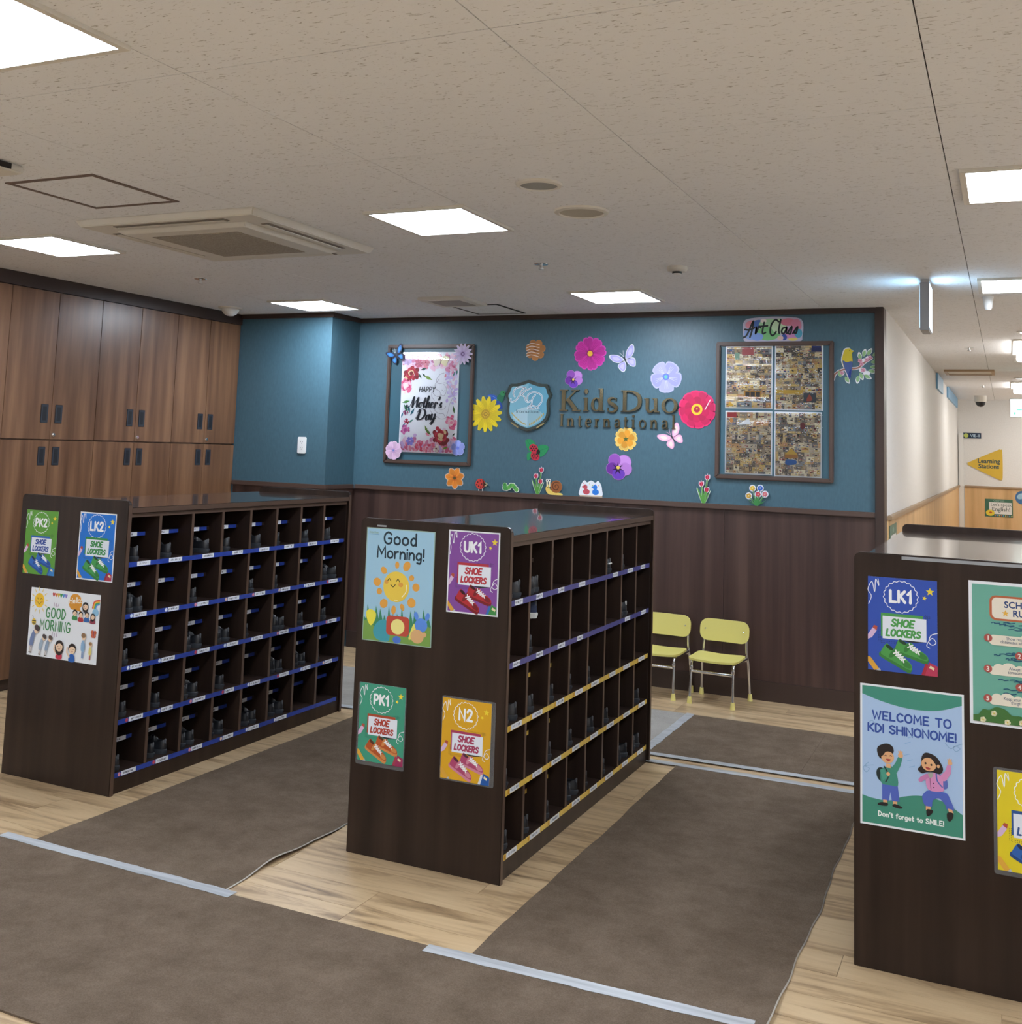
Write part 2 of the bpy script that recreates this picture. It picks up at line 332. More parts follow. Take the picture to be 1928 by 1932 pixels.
    def petals(s, x, z, n, r0, r1, w, c, rot=0, th=0, tip=.5, notch=0):
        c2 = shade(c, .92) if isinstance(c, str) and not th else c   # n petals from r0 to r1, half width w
        for i in range(n):
            a = rot+2*PI*i/n; ca, sa = math.cos(a), math.sin(a)
            L = [(r0, 0), (r0+(r1-r0)*.35, w*.75), (r0+(r1-r0)*(.5+tip*.5), w), (r1-notch*0, w*.35), (r1*(1-notch), 0), (r1, -w*.35), (r0+(r1-r0)*(.5+tip*.5), -w), (r0+(r1-r0)*.35, -w*.75)]
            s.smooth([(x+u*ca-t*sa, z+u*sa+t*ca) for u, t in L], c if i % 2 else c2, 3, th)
        return s
    def build(s, name, parent=None, loc=None, rotz=0):
        me = pmesh(name, s.v, s.f)
        for m in s.mats: me.materials.append(m)
        me.polygons.foreach_set('material_index', s.m)
        return link(name, me, None, parent, loc, rotz)
# ------------------------------------------------------------ the room
YW, XR, XP, YP, XC, YF = 7.157, -0.691, -4.566, 6.77, -5.417, 18.2
fl = struct('floor', (-6.2, -2.8, -.03), (3.5, 18.6, -.004), M['plank'])
CARPETS = [(-6.2, 2.235, 1.5, 3.13), (-3.355, 3.12, -2.44, 5.46), (-1.502, 3.12, -.605, 5.44), (-1.725, 5.60, 1.2, 6.51), (-5.0, 5.56, -1.725, 6.51)]
LOCK = [(-4.1411, 3.6708, -3.491), (-2.29, 3.6632, -1.646), (-.4484, 3.67, .197)]
def hidden(x0, x1, y0, y1):
    return any(x0 > a and x1 < c and y0 > b and y1 < d for a, b, c, d in CARPETS) or any(x0 > a and x1 < c and y0 > b and y1 < b+1.78 for a, b, c in LOCK)
cache = {}
def plank(x0, x1, y0, y1):
    L = round(x1-x0, 2); Wd = round(y1-y0, 3)
    if (L, Wd) not in cache:
        me = MB().box((0, 0, -.004), (L-.0015, Wd-.0012, 0)).build('floor_plank', M['plank'], fl, (x0, y0, 0)); cache[(L, Wd)] = me.data; return
    link('floor_plank', cache[(L, Wd)], None, fl, (x0, y0, 0))
PW = .157
r0 = -8
for k in range(r0, 24):
    y0 = 3.41+k*PW; y1 = min(y0+PW, YW)
    off = -1.985 if k in (-1, -2) else -1.985+R_.choice([.3, .6, .9, .45, .75, 0.15])
    x = off-1.2*5
    while x < 1.0:
        a, b = max(x, -5.4), x+1.2
        if b > -5.3 and a < .8 and not hidden(a, b, y0, y1) and not (y0 > YP-.1 and b < XP): plank(a, b, y0, y1)
        x += 1.2
# walls
tl = struct('wall_left', (-5.95, -2.8, 0), (-5.85, YP, 2.5), M['cream'])
wb = struct('wall_back', (XP-.02, YW, 0), (XR-.003, YW+.12, 2.5), M['teal'])
wc = struct('wall_corner', (-5.85, YP, 0), (XP, YW+.12, 2.5), M['teal'])
wl = struct('wall_corridor', (XR-.12, YW+.12, 0), (XR, YF, 2.5), M['cream'])
wf = struct('wall_far', (-.9, YF, 0), (1.6, YF+.1, 2.5), M['cream'])
struct('wall_right', (1.4, YW+.1, 0), (1.5, YF, 2.5), M['cream'])
struct('wall_side', (1.4, YW, 0), (3.4, YW+.1, 2.5), M['cream'])
struct('wall_east', (3.4, -2.8, 0), (3.5, YW+.1, 2.5), M['cream'])
struct('wall_behind', (-5.95, -2.9, 0), (3.5, -2.8, 2.5), M['cream'])
# wainscot, rails, skirting, crown as pieces of the walls
for i in range(4):
    x0 = -4.566+i*.96; x1 = min(x0+.96, -.745)
    bx('wainscot_panel', (x0+.0007, YW-.008, .12), (x1-.0007, YW, 1.185), M['wains'], wb)
bx('wainscot_panel', (-5.40, YP-.008, .12), (XP+.008, YP, 1.185), M['wains'], wc)
bx('wainscot_panel', (XP, YP, .12), (XP+.008, YW-.009, 1.185), M['wains'], wc)
def rail(name, a, b, m, par): bx(name, a, b, m, par, bevel=.004)
rail('dado_rail', (XP+.03, YW-.03, 1.185), (-.745, YW, 1.219), M['rail'], wb)
rail('dado_rail', (-5.40, YP-.03, 1.185), (XP+.03, YP, 1.219), M['rail'], wc)
rail('dado_rail', (XP, YP, 1.185), (XP+.03, YW-.03, 1.219), M['rail'], wc)
tag(bx('baseboard_back', (XP+.014, YW-.014, 0), (-.745, YW-.0085, .12), M['trim']), kind='structure')
tag(bx('baseboard_corner', (-5.40, YP-.014, 0), (XP+.014, YP-.0085, .12), M['trim']), kind='structure')
tag(bx('trim_1', (XP+.012, YW-.018, 2.465), (-.745, YW, 2.5), M['trim']), kind='structure')
tag(bx('trim_2', (-5.40, YP-.018, 2.465), (XP+.018, YP, 2.5), M['trim']), kind='structure')
tag(bx('trim_3', (XP, YP, 2.465), (XP+.018, YW-.018, 2.5), M['trim']), kind='structure')
tag(bx('trim_4', (-.745, YW-.03, 0), (XR, YW+.13, 2.5), M['trim'], bevel=.004), kind='structure')
tag(bx('trim_5', (XC-.02, -2.8, 2.418), (XC+.012, YP, 2.5), M['trim']), kind='structure')
# corridor lower panels, rail, jamb
for i in range(8):
    y0 = YW+.135+i*1.36; bx('oak_panel', (XR, y0+.001, .08), (XR+.008, min(y0+1.36, YF)-.001, 1.165), M['oakwall'], wl)
rail('dado_rail', (XR, YW+.135, 1.165), (XR+.03, YF, 1.195), base('tan_rail', lin('#a58a6c'), .4), wl)
for i in range(2): bx('oak_panel', (-.6+i*1, YF-.008, .08), (.398+i*1, YF, 1.165), M['oakwall'], wf)
rail('dado_rail', (-.6, YF-.03, 1.165), (1.4, YF, 1.195), base('tan_rail'), wf)
tag(bx('door_frame', (XR+.01, YF-.06, 0), (-.61, YF, 1.99), M['white'], bevel=.004), 'pale door frame post at the far end of the corridor', 'door frame')
# ceiling with separate boards
ce = struct('ceiling', (-6.2, -2.9, 2.507), (3.6, 18.6, 2.6), M['slab'])
tx0, ty0, TX, TY = -1.063, 2.152, .897, .915
tile = pmesh('ceiling_board', *boxvf((.0016, .0016, 0), (TX-.0016, TY-.0016, .007))); tile.materials.append(M['ceil'])
for i in range(-6, 6):
    for j in range(-6, 18):
        x, y = tx0+i*TX, ty0+j*TY
        if y > YW and (x < -1.1 or x > 1.4): continue
        if y+TY < -2.8: continue
        link('ceiling_board', tile, None, ce, (x, y, 2.5))
# ------------------------------------------------------------ ceiling fixtures
def panel_light(x, y, label, group=None, w=.43, h=.455, mat=None):
    t = tag(empty('ceiling_light', (x, y, 2.5)), label, 'ceiling light', 'square ceiling light panels')
    m = MB(); a, b = w/2+.02, h/2+.02; c, d = w/2, h/2
    for p, q in (((-a, -b), (a, -d)), ((-a, d), (a, b)), ((-a, -d), (-c, d)), ((c, -d), (a, d))): m.box((p[0], p[1], -.012), (q[0], q[1], .0))
    m.build('frame', M['offwhite'], t); bx('diffuser', (-c, -d, -.007), (c, d, 0), mat or M['lamp'], t)
LN = {(1.70, -2.185): 'square light panel cut off at the top left corner of the view',
 (4.015, -4.43): 'square light panel left of the air conditioner, over the cabinets', (4.015, -2.185): 'square light panel in mid ceiling, left of the two round speakers',
 (4.015, .103): 'square light panel at the right edge of the view, the larger and nearer one', (6.34, -4.43): 'square light panel above the blue corner pillar',
 (6.34, -2.185): 'square light panel above the shield sign, close to the blue wall', (6.34, .103): 'smaller light panel behind the exit sign, at the corridor mouth'}
for y in (-.62, 1.70, 4.015, 6.34):
    for x in (-4.43, -2.185, .103, 2.39):
        panel_light(x, y, LN.get((y, x)) or 'square light panel out of view, row %s the blue wall, %s from the left' % ({6.34: 'nearest to', 4.015: 'second from', 1.70: 'third from', -.62: 'fourth from'}[y], {-4.43: 'first', -2.185: 'second', .103: 'third', 2.39: 'fourth'}[x]))
def corridor_lamp(y, lab, x=.36):
    t = tag(empty('corridor_lamp', (x, y, 2.5)), lab, 'ceiling light', 'box lights of the corridor')
    bx('housing', (-.31, -.62, -.012), (.31, .62, 0), M['offwhite'], t); bx('diffuser', (-.28, -.55, -.075), (.28, .55, -.012), M['lampw'], t, bevel=.01)
corridor_lamp(9.8, 'nearest glowing box light on the corridor ceiling'); corridor_lamp(17.0, 'added box light out of view, brightening the far corridor end', .95); corridor_lamp(14.6, 'second glowing box light on the corridor ceiling, above the arrow sign')  # the farthest is an unseen extra lamp, added to brighten the far wall
for i, y in enumerate((8.66, 11.1, 13.4)):
    t = tag(empty('downlight', (.17, y, 2.5)), ['round downlight nearest in the corridor, in front of both box lights', 'round downlight between the two corridor box lights', 'round downlight just before the second corridor box light'][i], 'downlight', 'round corridor downlights')
    MB().lathe([(.075, 0), (.1, -.001), (.1, -.008), (.078, -.01)]).build('rim', M['white'], t, smooth=True)
    MB().lathe([(0, -.006), (.078, -.006)]).build('diffuser', M['lampw'], t)
def disc(name, x, y, lab, cat, r, mat):
    t = tag(empty(name, (x, y, 2.5)), lab, cat)
    MB().lathe([(r*.8, -.006), (r*.82, -.012), (r*.97, -.008), (r, 0)], n=40).build('rim', M['offwhite'], t, smooth=True)
    MB().lathe([(0, -.007), (r*.81, -.006)], n=40).build('grille', mat, t)
disc('ceiling_speaker', -1.528, 3.545, 'round ceiling disc with grey grille, the smaller and nearer of two', 'speaker', .085, base('grey_mesh', (.33, .34, .32), .7))
disc('ceiling_speaker', -1.54, 4.015, 'round ceiling disc with beige grille, the larger one', 'speaker', .112, base('beige_mesh', (.5, .46, .38), .7))
def sprinkler(x, y, lab):
    t = tag(empty('sprinkler', (x, y, 2.5)), lab, 'sprinkler')
    MB().lathe([(.0, -.004), (.036, -.004), (.038, 0)]).build('flange', M['chrome'], t, smooth=True)
    MB().lathe([(0, -.03), (.012, -.03), (.014, -.022), (.008, -.02), (.008, -.004)]).build('head', M['screw'], t, smooth=True)
sprinkler(-2.189, 5.142, 'small metal sprinkler in mid ceiling near the smoke detector'); sprinkler(-4.446, 5.143, 'small metal sprinkler on the ceiling before the tall cabinets')
sprinkler(-.279, 9.83, 'small sprinkler on the corridor ceiling beside the nearer box light'); sprinkler(-.259, 14.7, 'small sprinkler on the corridor ceiling, the farther one')
t = tag(empty('smoke_detector', (-1.532, 5.39, 2.5)), 'round white smoke detector with dark vents on the ceiling', 'smoke detector')
MB().lathe([(0, -.026), (.044, -.026), (.052, -.018), (.052, 0)], n=32).build('housing', M['offwhite'], t, smooth=True)
MB().lathe([(0, -.036), (.024, -.036), (.026, -.026)], n=24).build('vent_ring', M['black'], t)
MB().lathe([(0, -.042), (.019, -.042), (.021, -.036)], n=24).build('cap', M['white'], t)
t = tag(empty('dome_camera', (-5.197, 6.36, 2.5)), 'white domed sensor on the ceiling at the cabinet corner', 'dome camera')
MB().lathe([(.06, -.014), (.085, -.012), (.09, 0)], n=32).build('collar', M['offwhite'], t, smooth=True)
MB().lathe([(0, -.066), (.025, -.062), (.048, -.048), (.062, -.026), (.066, -.012)], n=32).build('dome', M['white'], t, smooth=True)
t = tag(empty('dome_camera', (-.34, 17.0, 2.5)), 'black dome camera on the corridor ceiling near the far wall', 'dome camera')
MB().lathe([(0, -.09), (.08, -.09), (.085, 0)], n=24).build('collar', M['offwhite'], t, smooth=True)
MB().lathe([(0, -.16), (.035, -.15), (.06, -.125), (.068, -.09)], n=24).build('dome', M['black'], t, smooth=True)
t = tag(empty('ceiling_sensor', (-.09, 6.8, 2.5)), 'white bullet-shaped device hanging from the ceiling beside the exit sign', 'sensor')
MB().lathe([(0, -.078), (.014, -.076), (.021, -.066), (.027, -.02), (.032, 0)], n=24).build('body', M['white'], t, smooth=True)
def frame_mb(x0, y0, x1, y1, wd, z0, z1):
    m = MB()
    for p, q in (((x0, y0), (x1, y0+wd)), ((x0, y1-wd), (x1, y1)), ((x0, y0+wd), (x0+wd, y1-wd)), ((x1-wd, y0+wd), (x1, y1-wd))): m.box((p[0], p[1], z0), (q[0], q[1], z1))
    return m
t = tag(empty('access_hatch', (-3.285, 3.145, 2.5)), 'square access hatch with brown frame flush in the ceiling', 'hatch')
frame_mb(-.228, -.235, .228, .235, .02, -.004, 0).build('frame', base('bronze_frame', (.17, .12, .1), .5), t)
bx('panel', (-.206, -.213, -.002), (.206, .213, 0), M['ceil'], t)
t = tag(empty('access_hatch', (-3.29, 6.78, 2.5)), 'access hatch with dark open gap by the blue wall, beside a vent', 'hatch')
frame_mb(-.19, -.23, .19, .25, .018, -.004, 0).build('frame', M['dark'], t)
bx('panel', (-.17, -.21, -.003), (.17, .23, 0), M['ceil'], t)
def vent(x, y, w, h, th, lab):
    t = tag(empty('ceiling_vent', (x, y, 2.5)), lab, 'vent')
    bx('housing', (-w/2, -h/2, -th), (w/2, h/2, 0), M['offwhite'], t, bevel=.004)
    g = MB()
    for i in range(12): g.box((-w*.34, -h*.34+i*h*.68/12, -th-.003), (w*.34, -h*.34+(i+.6)*h*.68/12, -th))
    tag(g.build('grille', base('vent_grey', (.38, .36, .34), .6), t), kind='stuff')
vent(-3.32, 6.32, .34, .36, .022, 'small square ceiling vent with grey grille near the blue wall')
t = tag(empty('ceiling_vent', (-3.46, 2.50, 2.5)), 'beige ceiling unit with dark slot at the left edge of the view', 'vent')
bx('housing', (-.3, -.25, -.03), (.235, .25, 0), M['offwhite'], t, bevel=.006); bx('slot', (.236, -.2, -.024), (.24, .19, -.004), M['dark'], t)
# ceiling cassette air conditioner
t = tag(empty('air_conditioner', (-3.315, 4.03, 2.5)), 'square beige ceiling air conditioner with four slots and centre grille', 'air conditioner')
MB().add([(-.5, -.48, 0), (.5, -.48, 0), (.5, .48, 0), (-.5, .48, 0), (-.485, -.465, -.03), (.485, -.465, -.03), (.485, .465, -.03), (-.485, .465, -.03)], BF).build('frame', M['offwhite'], t, bevel=.004)
m = MB()
m.add([(-.37, -.36, -.03), (.37, -.36, -.03), (.37, .36, -.03), (-.37, .36, -.03), (-.345, -.335, -.048), (.345, -.335, -.048), (.345, .335, -.048), (-.345, .335, -.048)], BF).build('panel', M['offwhite'], t, bevel=.003)
bx('grille', (-.245, -.255, -.051), (.245, .255, -.048), tex_noise(base('cassette_mesh', (.36, .32, .26), .8), (160, 160, 1), [(.4, (.3, .265, .215)), (.6, (.4, .36, .3))], 1), t)
for k in range(4):
    s_ = MB(); vert = k % 2; sg = 1 if k < 2 else -1
    if vert: s_.box((-.31, sg*.415-.022, -.033), (.31, sg*.415+.022, -.03))
    else: s_.box((sg*.425-.022, -.3, -.033), (sg*.425+.022, .3, -.03))
    s_.build('air_slot', base('slot_beige', (.2, .17, .14), .7), t)
    s2 = MB()
    if vert: s2.box((-.30, sg*.405-.014, -.037), (.30, sg*.405+.014, -.034))
    else: s2.box((sg*.415-.014, -.29, -.037), (sg*.415+.014, .29, -.034))
    s2.build('louver', M['offwhite'], t)
# exit signs
t = tag(empty('exit_sign', (-.382, 6.13, 2.5)), 'grey hanging exit sign seen edge-on with lit white and green faces', 'exit sign')
bx('bracket', (-.022, -.06, -.02), (.022, .06, 0), M['screw'], t)
bx('housing', (-.024, -.105, -.275), (.024, .105, -.02), base('sign_grey', (.33, .34, .36), .45), t, bevel=.004)
for sg, nm in ((1, 'lit_face'), (-1, 'lit_face')):
    f = bx(nm, (.0235 if sg > 0 else -.0245, -.1, -.26), (.0245 if sg > 0 else -.0235, .1, -.03), M['exit'], t)
    x = .0256*sg; g = MB()
    def q(y0, z0, y1, z1): g.box((min(x, x-.001*sg), y0, z0), (max(x, x-.001*sg), y1, z1))
    g.v = []; q(-.02, -.12, .0, -.07); q(-.05, -.17, .02, -.12); q(-.06, -.21, -.035, -.17); q(.005, -.23, .03, -.17); q(-.03, -.065, .0, -.045)
    g.build('running_figure', M['exitgreen'], f)
t = tag(empty('arrow_sign', (.25, 12.5, 2.5)), 'lit white sign with green arrow pointing right in the corridor', 'exit sign')
bx('bracket', (-.08, -.04, -.29), (.08, .04, 0), M['screw'], t)
bx('housing', (-.225, -.03, -.475), (.225, .03, -.28), M['white'], t, bevel=.006)
bx('lit_face', (-.215, -.034, -.468), (.215, -.03, -.287), M['arrowface'], t)
a = Art(.035); a.poly([(-.16, -.385), (-.07, -.385), (-.11, -.33), (-.07, -.33), (.0, -.39), (-.07, -.45), (-.11, -.45), (-.07, -.4), (-.16, -.4)], M['exitgreen'])
a.rect(.06, -.43, .13, -.34, M['exitgreen']); a.rect(-.19, -.445, -.165, -.42, M['exitgreen']); a.build('green_arrow', t)
t = tag(empty('ceiling_access_cover', (-.35, 12.45, 2.5)), 'long pale cover plate on the corridor ceiling', 'cover plate')
frame_mb(-.24, -.28, .24, .28, .03, -.02, 0).build('frame', base('tan_rail'), t); bx('panel', (-.21, -.25, -.012), (.21, .25, 0), M['offwhite'], t)
# ------------------------------------------------------------ lockers
LW, LL, LH, TH = .6436, 1.791, 1.252, .022
ZR = [.972, .748, .524, .300, .077]            # centre of the tape on each row
def locker(x0, y0, kind, lab, faces=True, W=LW):
    t = tag(empty('shoe_locker', (x0, y0, 0)), lab, 'shoe locker', 'dark brown double-sided shoe lockers')
    for y in (0, LL-TH):
        e = MB().prism(rrect(0, 0, W, LH, .004)[:6]+rrect(0, 0, W, LH, .022)[6:18]+rrect(0, 0, W, LH, .004)[18:], y, y+TH).build('end_panel', M['locker'], t, bevel=.0025)
        m = MB(); m.prism([(W+.0004, .0), (W+.0012, 0), (W+.0012, LH-.02), (W+.0004, LH-.02)], y+.001, y+TH-.001); m.build('edge_band', M['edge'], e)
    bx('top_board', (-.0, TH, 1.196), (W-.002, LL-TH, 1.222), M['topb'], t, bevel=.004)
    bx('top_edge_band', (W-.0025, TH, 1.198), (W+.0005, LL-TH, 1.220), M['edge'], t, bevel=.001)
    fx = W-.012
    bx('centre_panel', (W/2-.008, TH, .06), (W/2+.008, LL-TH, 1.196), M['locker_in'], t)
    for sx0, sx1 in ((fx-.016, fx), (W-fx, W-fx+.016)):
        bx('kick_board', (sx0, TH, 0), (sx1, LL-TH, .066), M['locker'], t)
        bx('top_rail', (sx0, TH, 1.178), (sx1, LL-TH, 1.196), M['edge'] if sx0 > W/2 else M['locker'], t)
    inner = LL-2*TH; step = .2197
    ys = [TH]+[step*k for k in range(1, 8)]+[LL-TH]
    for k in range(1, 8):
        d_ = bx('divider', (W-fx, ys[k]-.0085, .066), (fx-.002, ys[k]+.0085, 1.178), M['locker_in'], t)
        MB().box((fx-.002, ys[k]-.0085, .066), (fx, ys[k]+.0085, 1.178)).build('edge_band', M['edge'], d_)
    for side in (TH, LL-TH-.008): bx('side_lining', (W-fx, side, .066), (fx, side+.008, 1.178), M['locker_in'], t)
    for r, z in enumerate(ZR):
        bx('shelf', (W-fx+.001, TH, z-.008), (fx-.001, LL-TH, z+.009), M['locker_in'], t)
        if not faces: continue
        blue = kind == 'A' or r < 2
        tm = (M['tapeblue'] if kind == 'A' else M['tapeblue2']) if blue else M['tapeyel']
        bx('tape_strip', (fx+.0008, TH+.012, z-.0105), (fx+.0016, LL-TH-.02, z+.0105), tm, t)
        for c in range(8):
            ya, yb = ys[c]+.009, ys[c+1]-.009; wd = yb-ya
            skip = (kind == 'A' and r == 4 and c > 5) or (kind == 'B' and ((r == 0 and c == 4) or (r == 1 and c in (4, 5))))
            if not skip:
                lw = (.078 if kind == 'A' else .07)+R_.uniform(-.008, .012)+(0 if blue else .02); yc = (ya+yb)/2+R_.uniform(-.02, .012)+(.012 if kind == 'A' else 0)
                MB().box((-.0004, -lw/2, -.0095), (.0004, lw/2, .0095)).build('name_label', M['label'], t, (fx+.0022, yc, z+.001))
                if r > 0 and kind == 'A' or not blue:
                    c_ = R_.choice(['#d98a94', '#e6ebf2', '#e8c9b0', '#d5e0ee', '#c44a58'] if kind == 'A' else ['#c89018', '#d9a42c'])
                    s = Art(0); s.ell(0, 0, .0085, .0085, c_, n=10); s.build('sticker', t, (fx+.0026, yc-lw/2-.013, z+.001), PI/2)
            zz = z+.123; fr = fx-.078
            hasm = kind == 'A'
            ms = bx('half_shelf', (W/2+.008, ya, zz-.008), (fr, yb, zz+.008), M['locker_in'], t)
            if hasm:
                bx('tape_strip', (fr+.0005, ya+.01, zz-.0085), (fr+.0012, yb-R_.choice([.004, .012, .02]), zz+.0085), tm, ms)
                if not (r == 4 and c > 5): MB().box((-.0004, -.06, -.0095), (.0004, .06, .0095)).build('name_label', M['label'], ms, (fr+.002, ya+.075+R_.uniform(-.012, .006), zz))
            elif not blue: bx('tape_strip', (fr+.0005, ya+.002, zz-.0085), (fr+.0012, yb-.002, zz+.0085), tm, ms)
    return t
LA = locker(*LOCK[0][:2], 'A', 'brown shoe locker on the left with blue taped rows and two classroom notices', W=.650)
LB = locker(*LOCK[1][:2], 'B', 'brown shoe locker in the middle with blue and yellow taped rows')
LC = locker(*LOCK[2][:2], 'C', 'brown shoe locker at the right edge, cut off by the frame', faces=False)
# ------------------------------------------------------------ shoes
up_m = base('black_shoe_leather', (.009, .0105, .014), .34, spec=.7); so_m = base('dark_grey_sole', (.04, .045, .053), .45)
nav_m = base('navy_canvas', (.012, .02, .055), .7); wh_m = base('white_rubber', (.7, .7, .66), .5); tab_m = base('grey_tab', (.12, .125, .135), .5); in_m = base('shoe_lining', (.02, .02, .022), .9)
def outline(n=28, g=1.0):
    P = []
    for i in range(n):
        a = 2*PI*i/n; u = math.cos(a); v = math.sin(a)
        x = -.09-.0925*u*g-(.0 if u > 0 else 0); t = (-x)/.18
        wdt = .0295+.0065*math.sin(PI*min(max(t, 0), 1)**1.3)+(.003 if t > .5 else 0)
        P.append((x, v*wdt*g*(1.0 if abs(v) < .9 else 1)))
    return P
def make_shoe(um, sm, band=False, dots=False):
    t = empty('childs_shoe', (0, 0, 0)); n = 28; O = outline(n); O2 = outline(n, 1.05)
    m = MB(); m.v = [(x, y, 0) for x, y in O]+[(x, y, .012) for x, y in O2]+[(x, y, .02) for x, y in O2]+[(x, y, .022) for x, y in O]
    m.f = [(r*n+i, r*n+(i+1) % n, (r+1)*n+(i+1) % n, (r+1)*n+i) for r in range(3) for i in range(n)]+[tuple(range(n)), tuple(range(3*n, 4*n))]
    m.build('sole', sm, t, smooth=True)
    K = []
    for i in range(n):
        a = 2*PI*i/n; K.append((-.043-.037*math.cos(a), .0215*math.sin(a), .064-.010*math.sin(a)**2+(.006 if math.cos(a) > .5 else 0)))
    m = MB(); ks = [(0, .02, 1.0), (.08, .034, 1.03), (.3, .05, 1.02), (.6, .062, 1.0), (.85, .07, 1.0), (1, .073, 1)]
    for k, zz, sc_ in ks:
        for i in range(n):
            ox, oy = O[i]; kx, ky, kz = K[i]
            front = max(0, (-ox-.075)/.1)
            z = .02+(kz-.02)*(k**(.75 if front < .2 else 1.5)) if k else .02
            if front > .2 and k in (.08, .3): z += .012
            m.v.append((ox+(kx-ox)*k**(2.6 if front < .25 else 1), (oy+(ky-oy)*k**1.5)*sc_, z))
    for i in range(n): m.v.append((K[i][0]*.96-.002, K[i][1]*.8, K[i][2]-.004))
    for i in range(n): m.v.append((K[i][0], K[i][1]*.8, .035))
    R = len(ks)+2
    m.f = [(r*n+i, r*n+(i+1) % n, (r+1)*n+(i+1) % n, (r+1)*n+i) for r in range(R-1) for i in range(n)]+[tuple(range((R-1)*n, R*n))]
    m.build('upper', um, t, smooth=True)
    MB().tube([(-.076, -.016, .060), (-.082, -.010, .072), (-.084, 0, .076), (-.082, .010, .072), (-.076, .016, .060)], .0035, 6).build('tongue', um, t, smooth=True)
    s = MB(); P1 = catmull([(-.024-.0, .0)]*1+[], 1)
    s.tube([(-.1, -.0275, .034), (-.098, -.022, .05), (-.096, -.010, .0605), (-.096, .010, .0605), (-.098, .022, .05), (-.1, .0275, .034)], .0062, 6)
    s.build('strap', wh_m if dots else um, t, smooth=True)
    MB().box((-.006, -.005, .046), (.0005, .005, .068)).build('heel_tab', wh_m if dots else tab_m, t, bevel=.002)
    if band: MB().box((-.006, -.018, .04), (.002, .018, .046)).build('reflective_band', wh_m, t, bevel=.001)
    return t
def copy_tree(o, parent=None):
    c = o.copy(); C.objects.link(c); c.parent = parent
    for ch in list(o.children): copy_tree(ch, c)
    return c
sh_black = make_shoe(up_m, so_m)
sh_navy = make_shoe(nav_m, wh_m); sh_band = make_shoe(up_m, so_m, band=True); sh_dots = make_shoe(up_m, so_m, dots=True)
used = set()
SA = [(0, 0, 3.781), (0, 1, 3.992), (0, 2, 4.262), (0, 3, 4.414), (0, 4, 4.67), (0, 5, 4.835), (0, 6, 5.087), (0, 7, 5.317), (1, 0, 3.762), (1, 0, 3.811), (1, 2, 4.185), (1, 4, 4.621), (1, 5, 4.83), (1, 7, 5.302), (1, 7, 5.381), (2, 0, 3.761), (2, 1, 3.944), (2, 2, 4.173), (2, 2, 4.241), (2, 3, 4.394), (2, 3, 4.448), (2, 4, 4.602), (2, 5, 4.86), (2, 5, 4.903), (2, 6, 5.078), (2, 7, 5.299), (3, 0, 3.767), (3, 1, 3.973), (3, 2, 4.167), (3, 2, 4.211), (3, 3, 4.429), (3, 5, 4.847), (3, 5, 4.903), (3, 6, 5.063), (3, 6, 5.126), (3, 7, 5.263), (4, 0, 3.745), (4, 1, 3.971), (4, 1, 4.044), (4, 2, 4.169), (4, 2, 4.229), (4, 3, 4.381), (4, 3, 4.432), (4, 4, 4.643), (4, 4, 4.7), (4, 5, 4.886), (4, 5, 4.953)]
SB = [(0, 0, 3.751), (0, 0, 3.791), (0, 1, 3.941), (0, 1, 4.0), (0, 5, 4.859), (0, 6, 5.067), (0, 7, 5.255), (1, 1, 3.959), (1, 6, 5.06), (1, 6, 5.112), (2, 2, 4.183), (2, 3, 4.404), (2, 4, 4.602), (2, 0, 3.74), (2, 0, 3.811), (2, 1, 3.972), (3, 0, 3.75), (3, 2, 4.174), (3, 3, 4.405), (3, 4, 4.666), (3, 5, 4.852), (3, 7, 5.316), (4, 0, 3.772), (4, 1, 3.968), (4, 2, 4.16), (4, 3, 4.411), (4, 3, 4.497), (4, 4, 4.622), (4, 5, 4.839), (4, 6, 5.091), (4, 6, 5.169), (4, 7, 5.291), (4, 7, 5.357)]
ROW = ['top', 'second', 'third', 'fourth', 'bottom']; COL = ['first', 'second', 'third', 'fourth', 'fifth', 'sixth', 'seventh', 'eighth']
def place_shoes(S, lname, x0, y0, W):
    from collections import Counter
    cnt = Counter((r, c) for r, c, _ in S); seen = Counter()
    for r, c, y in S:
        x = x0+W-.012-R_.uniform(.008, .02)-(.004 if lname == 'middle' else .012); k = (r, c); seen[k] += 1
        src = sh_black
        if lname == 'middle' and k == (0, 5): src = sh_band
        if lname == 'middle' and k == (1, 6): src = sh_dots
        o = copy_tree(src); o.name = 'childs_shoe'
        lo = y0+(c*.2197 if c else TH+.008)+.0095+.037; hi = y0+(min((c+1)*.2197, LL-TH-.008))-.0095-.037
        pair = cnt[k] == 2
        if pair and seen[k] == 1: hi -= .0745
        if pair and seen[k] == 2: lo += .0745
        o.location = (min(x, x0+W-.018), min(max(y, lo), hi), ZR[r]+.0092); o.rotation_euler = (0, 0, 0 if pair else math.radians(R_.uniform(-4, 4)))
        pos = ('nearer' if seen[k] == 1 else 'farther')+' shoe of the pair' if pair else 'shoe'
        d_ = {sh_band: 'black shoe with white band', sh_dots: 'white-trimmed black '+pos}.get(src, 'black '+pos)
        tag(o, '%s, %s row, %s cubby from the front, %s locker' % (d_, ROW[r], COL[c], lname), 'shoe', 'shoes in the %s locker' % lname)
place_shoes(SA, 'left', LOCK[0][0], LOCK[0][1], .65); place_shoes(SB, 'middle', LOCK[1][0], LOCK[1][1], LW)
sh_navy.location = (-1.700, 4.05, ZR[1]+.1312); sh_navy.location.x = -1.688; sh_navy.location.y = 4.02
tag(sh_navy, 'navy canvas shoe with white sole on half shelf in the middle locker', 'shoe', 'shoes in the middle locker')
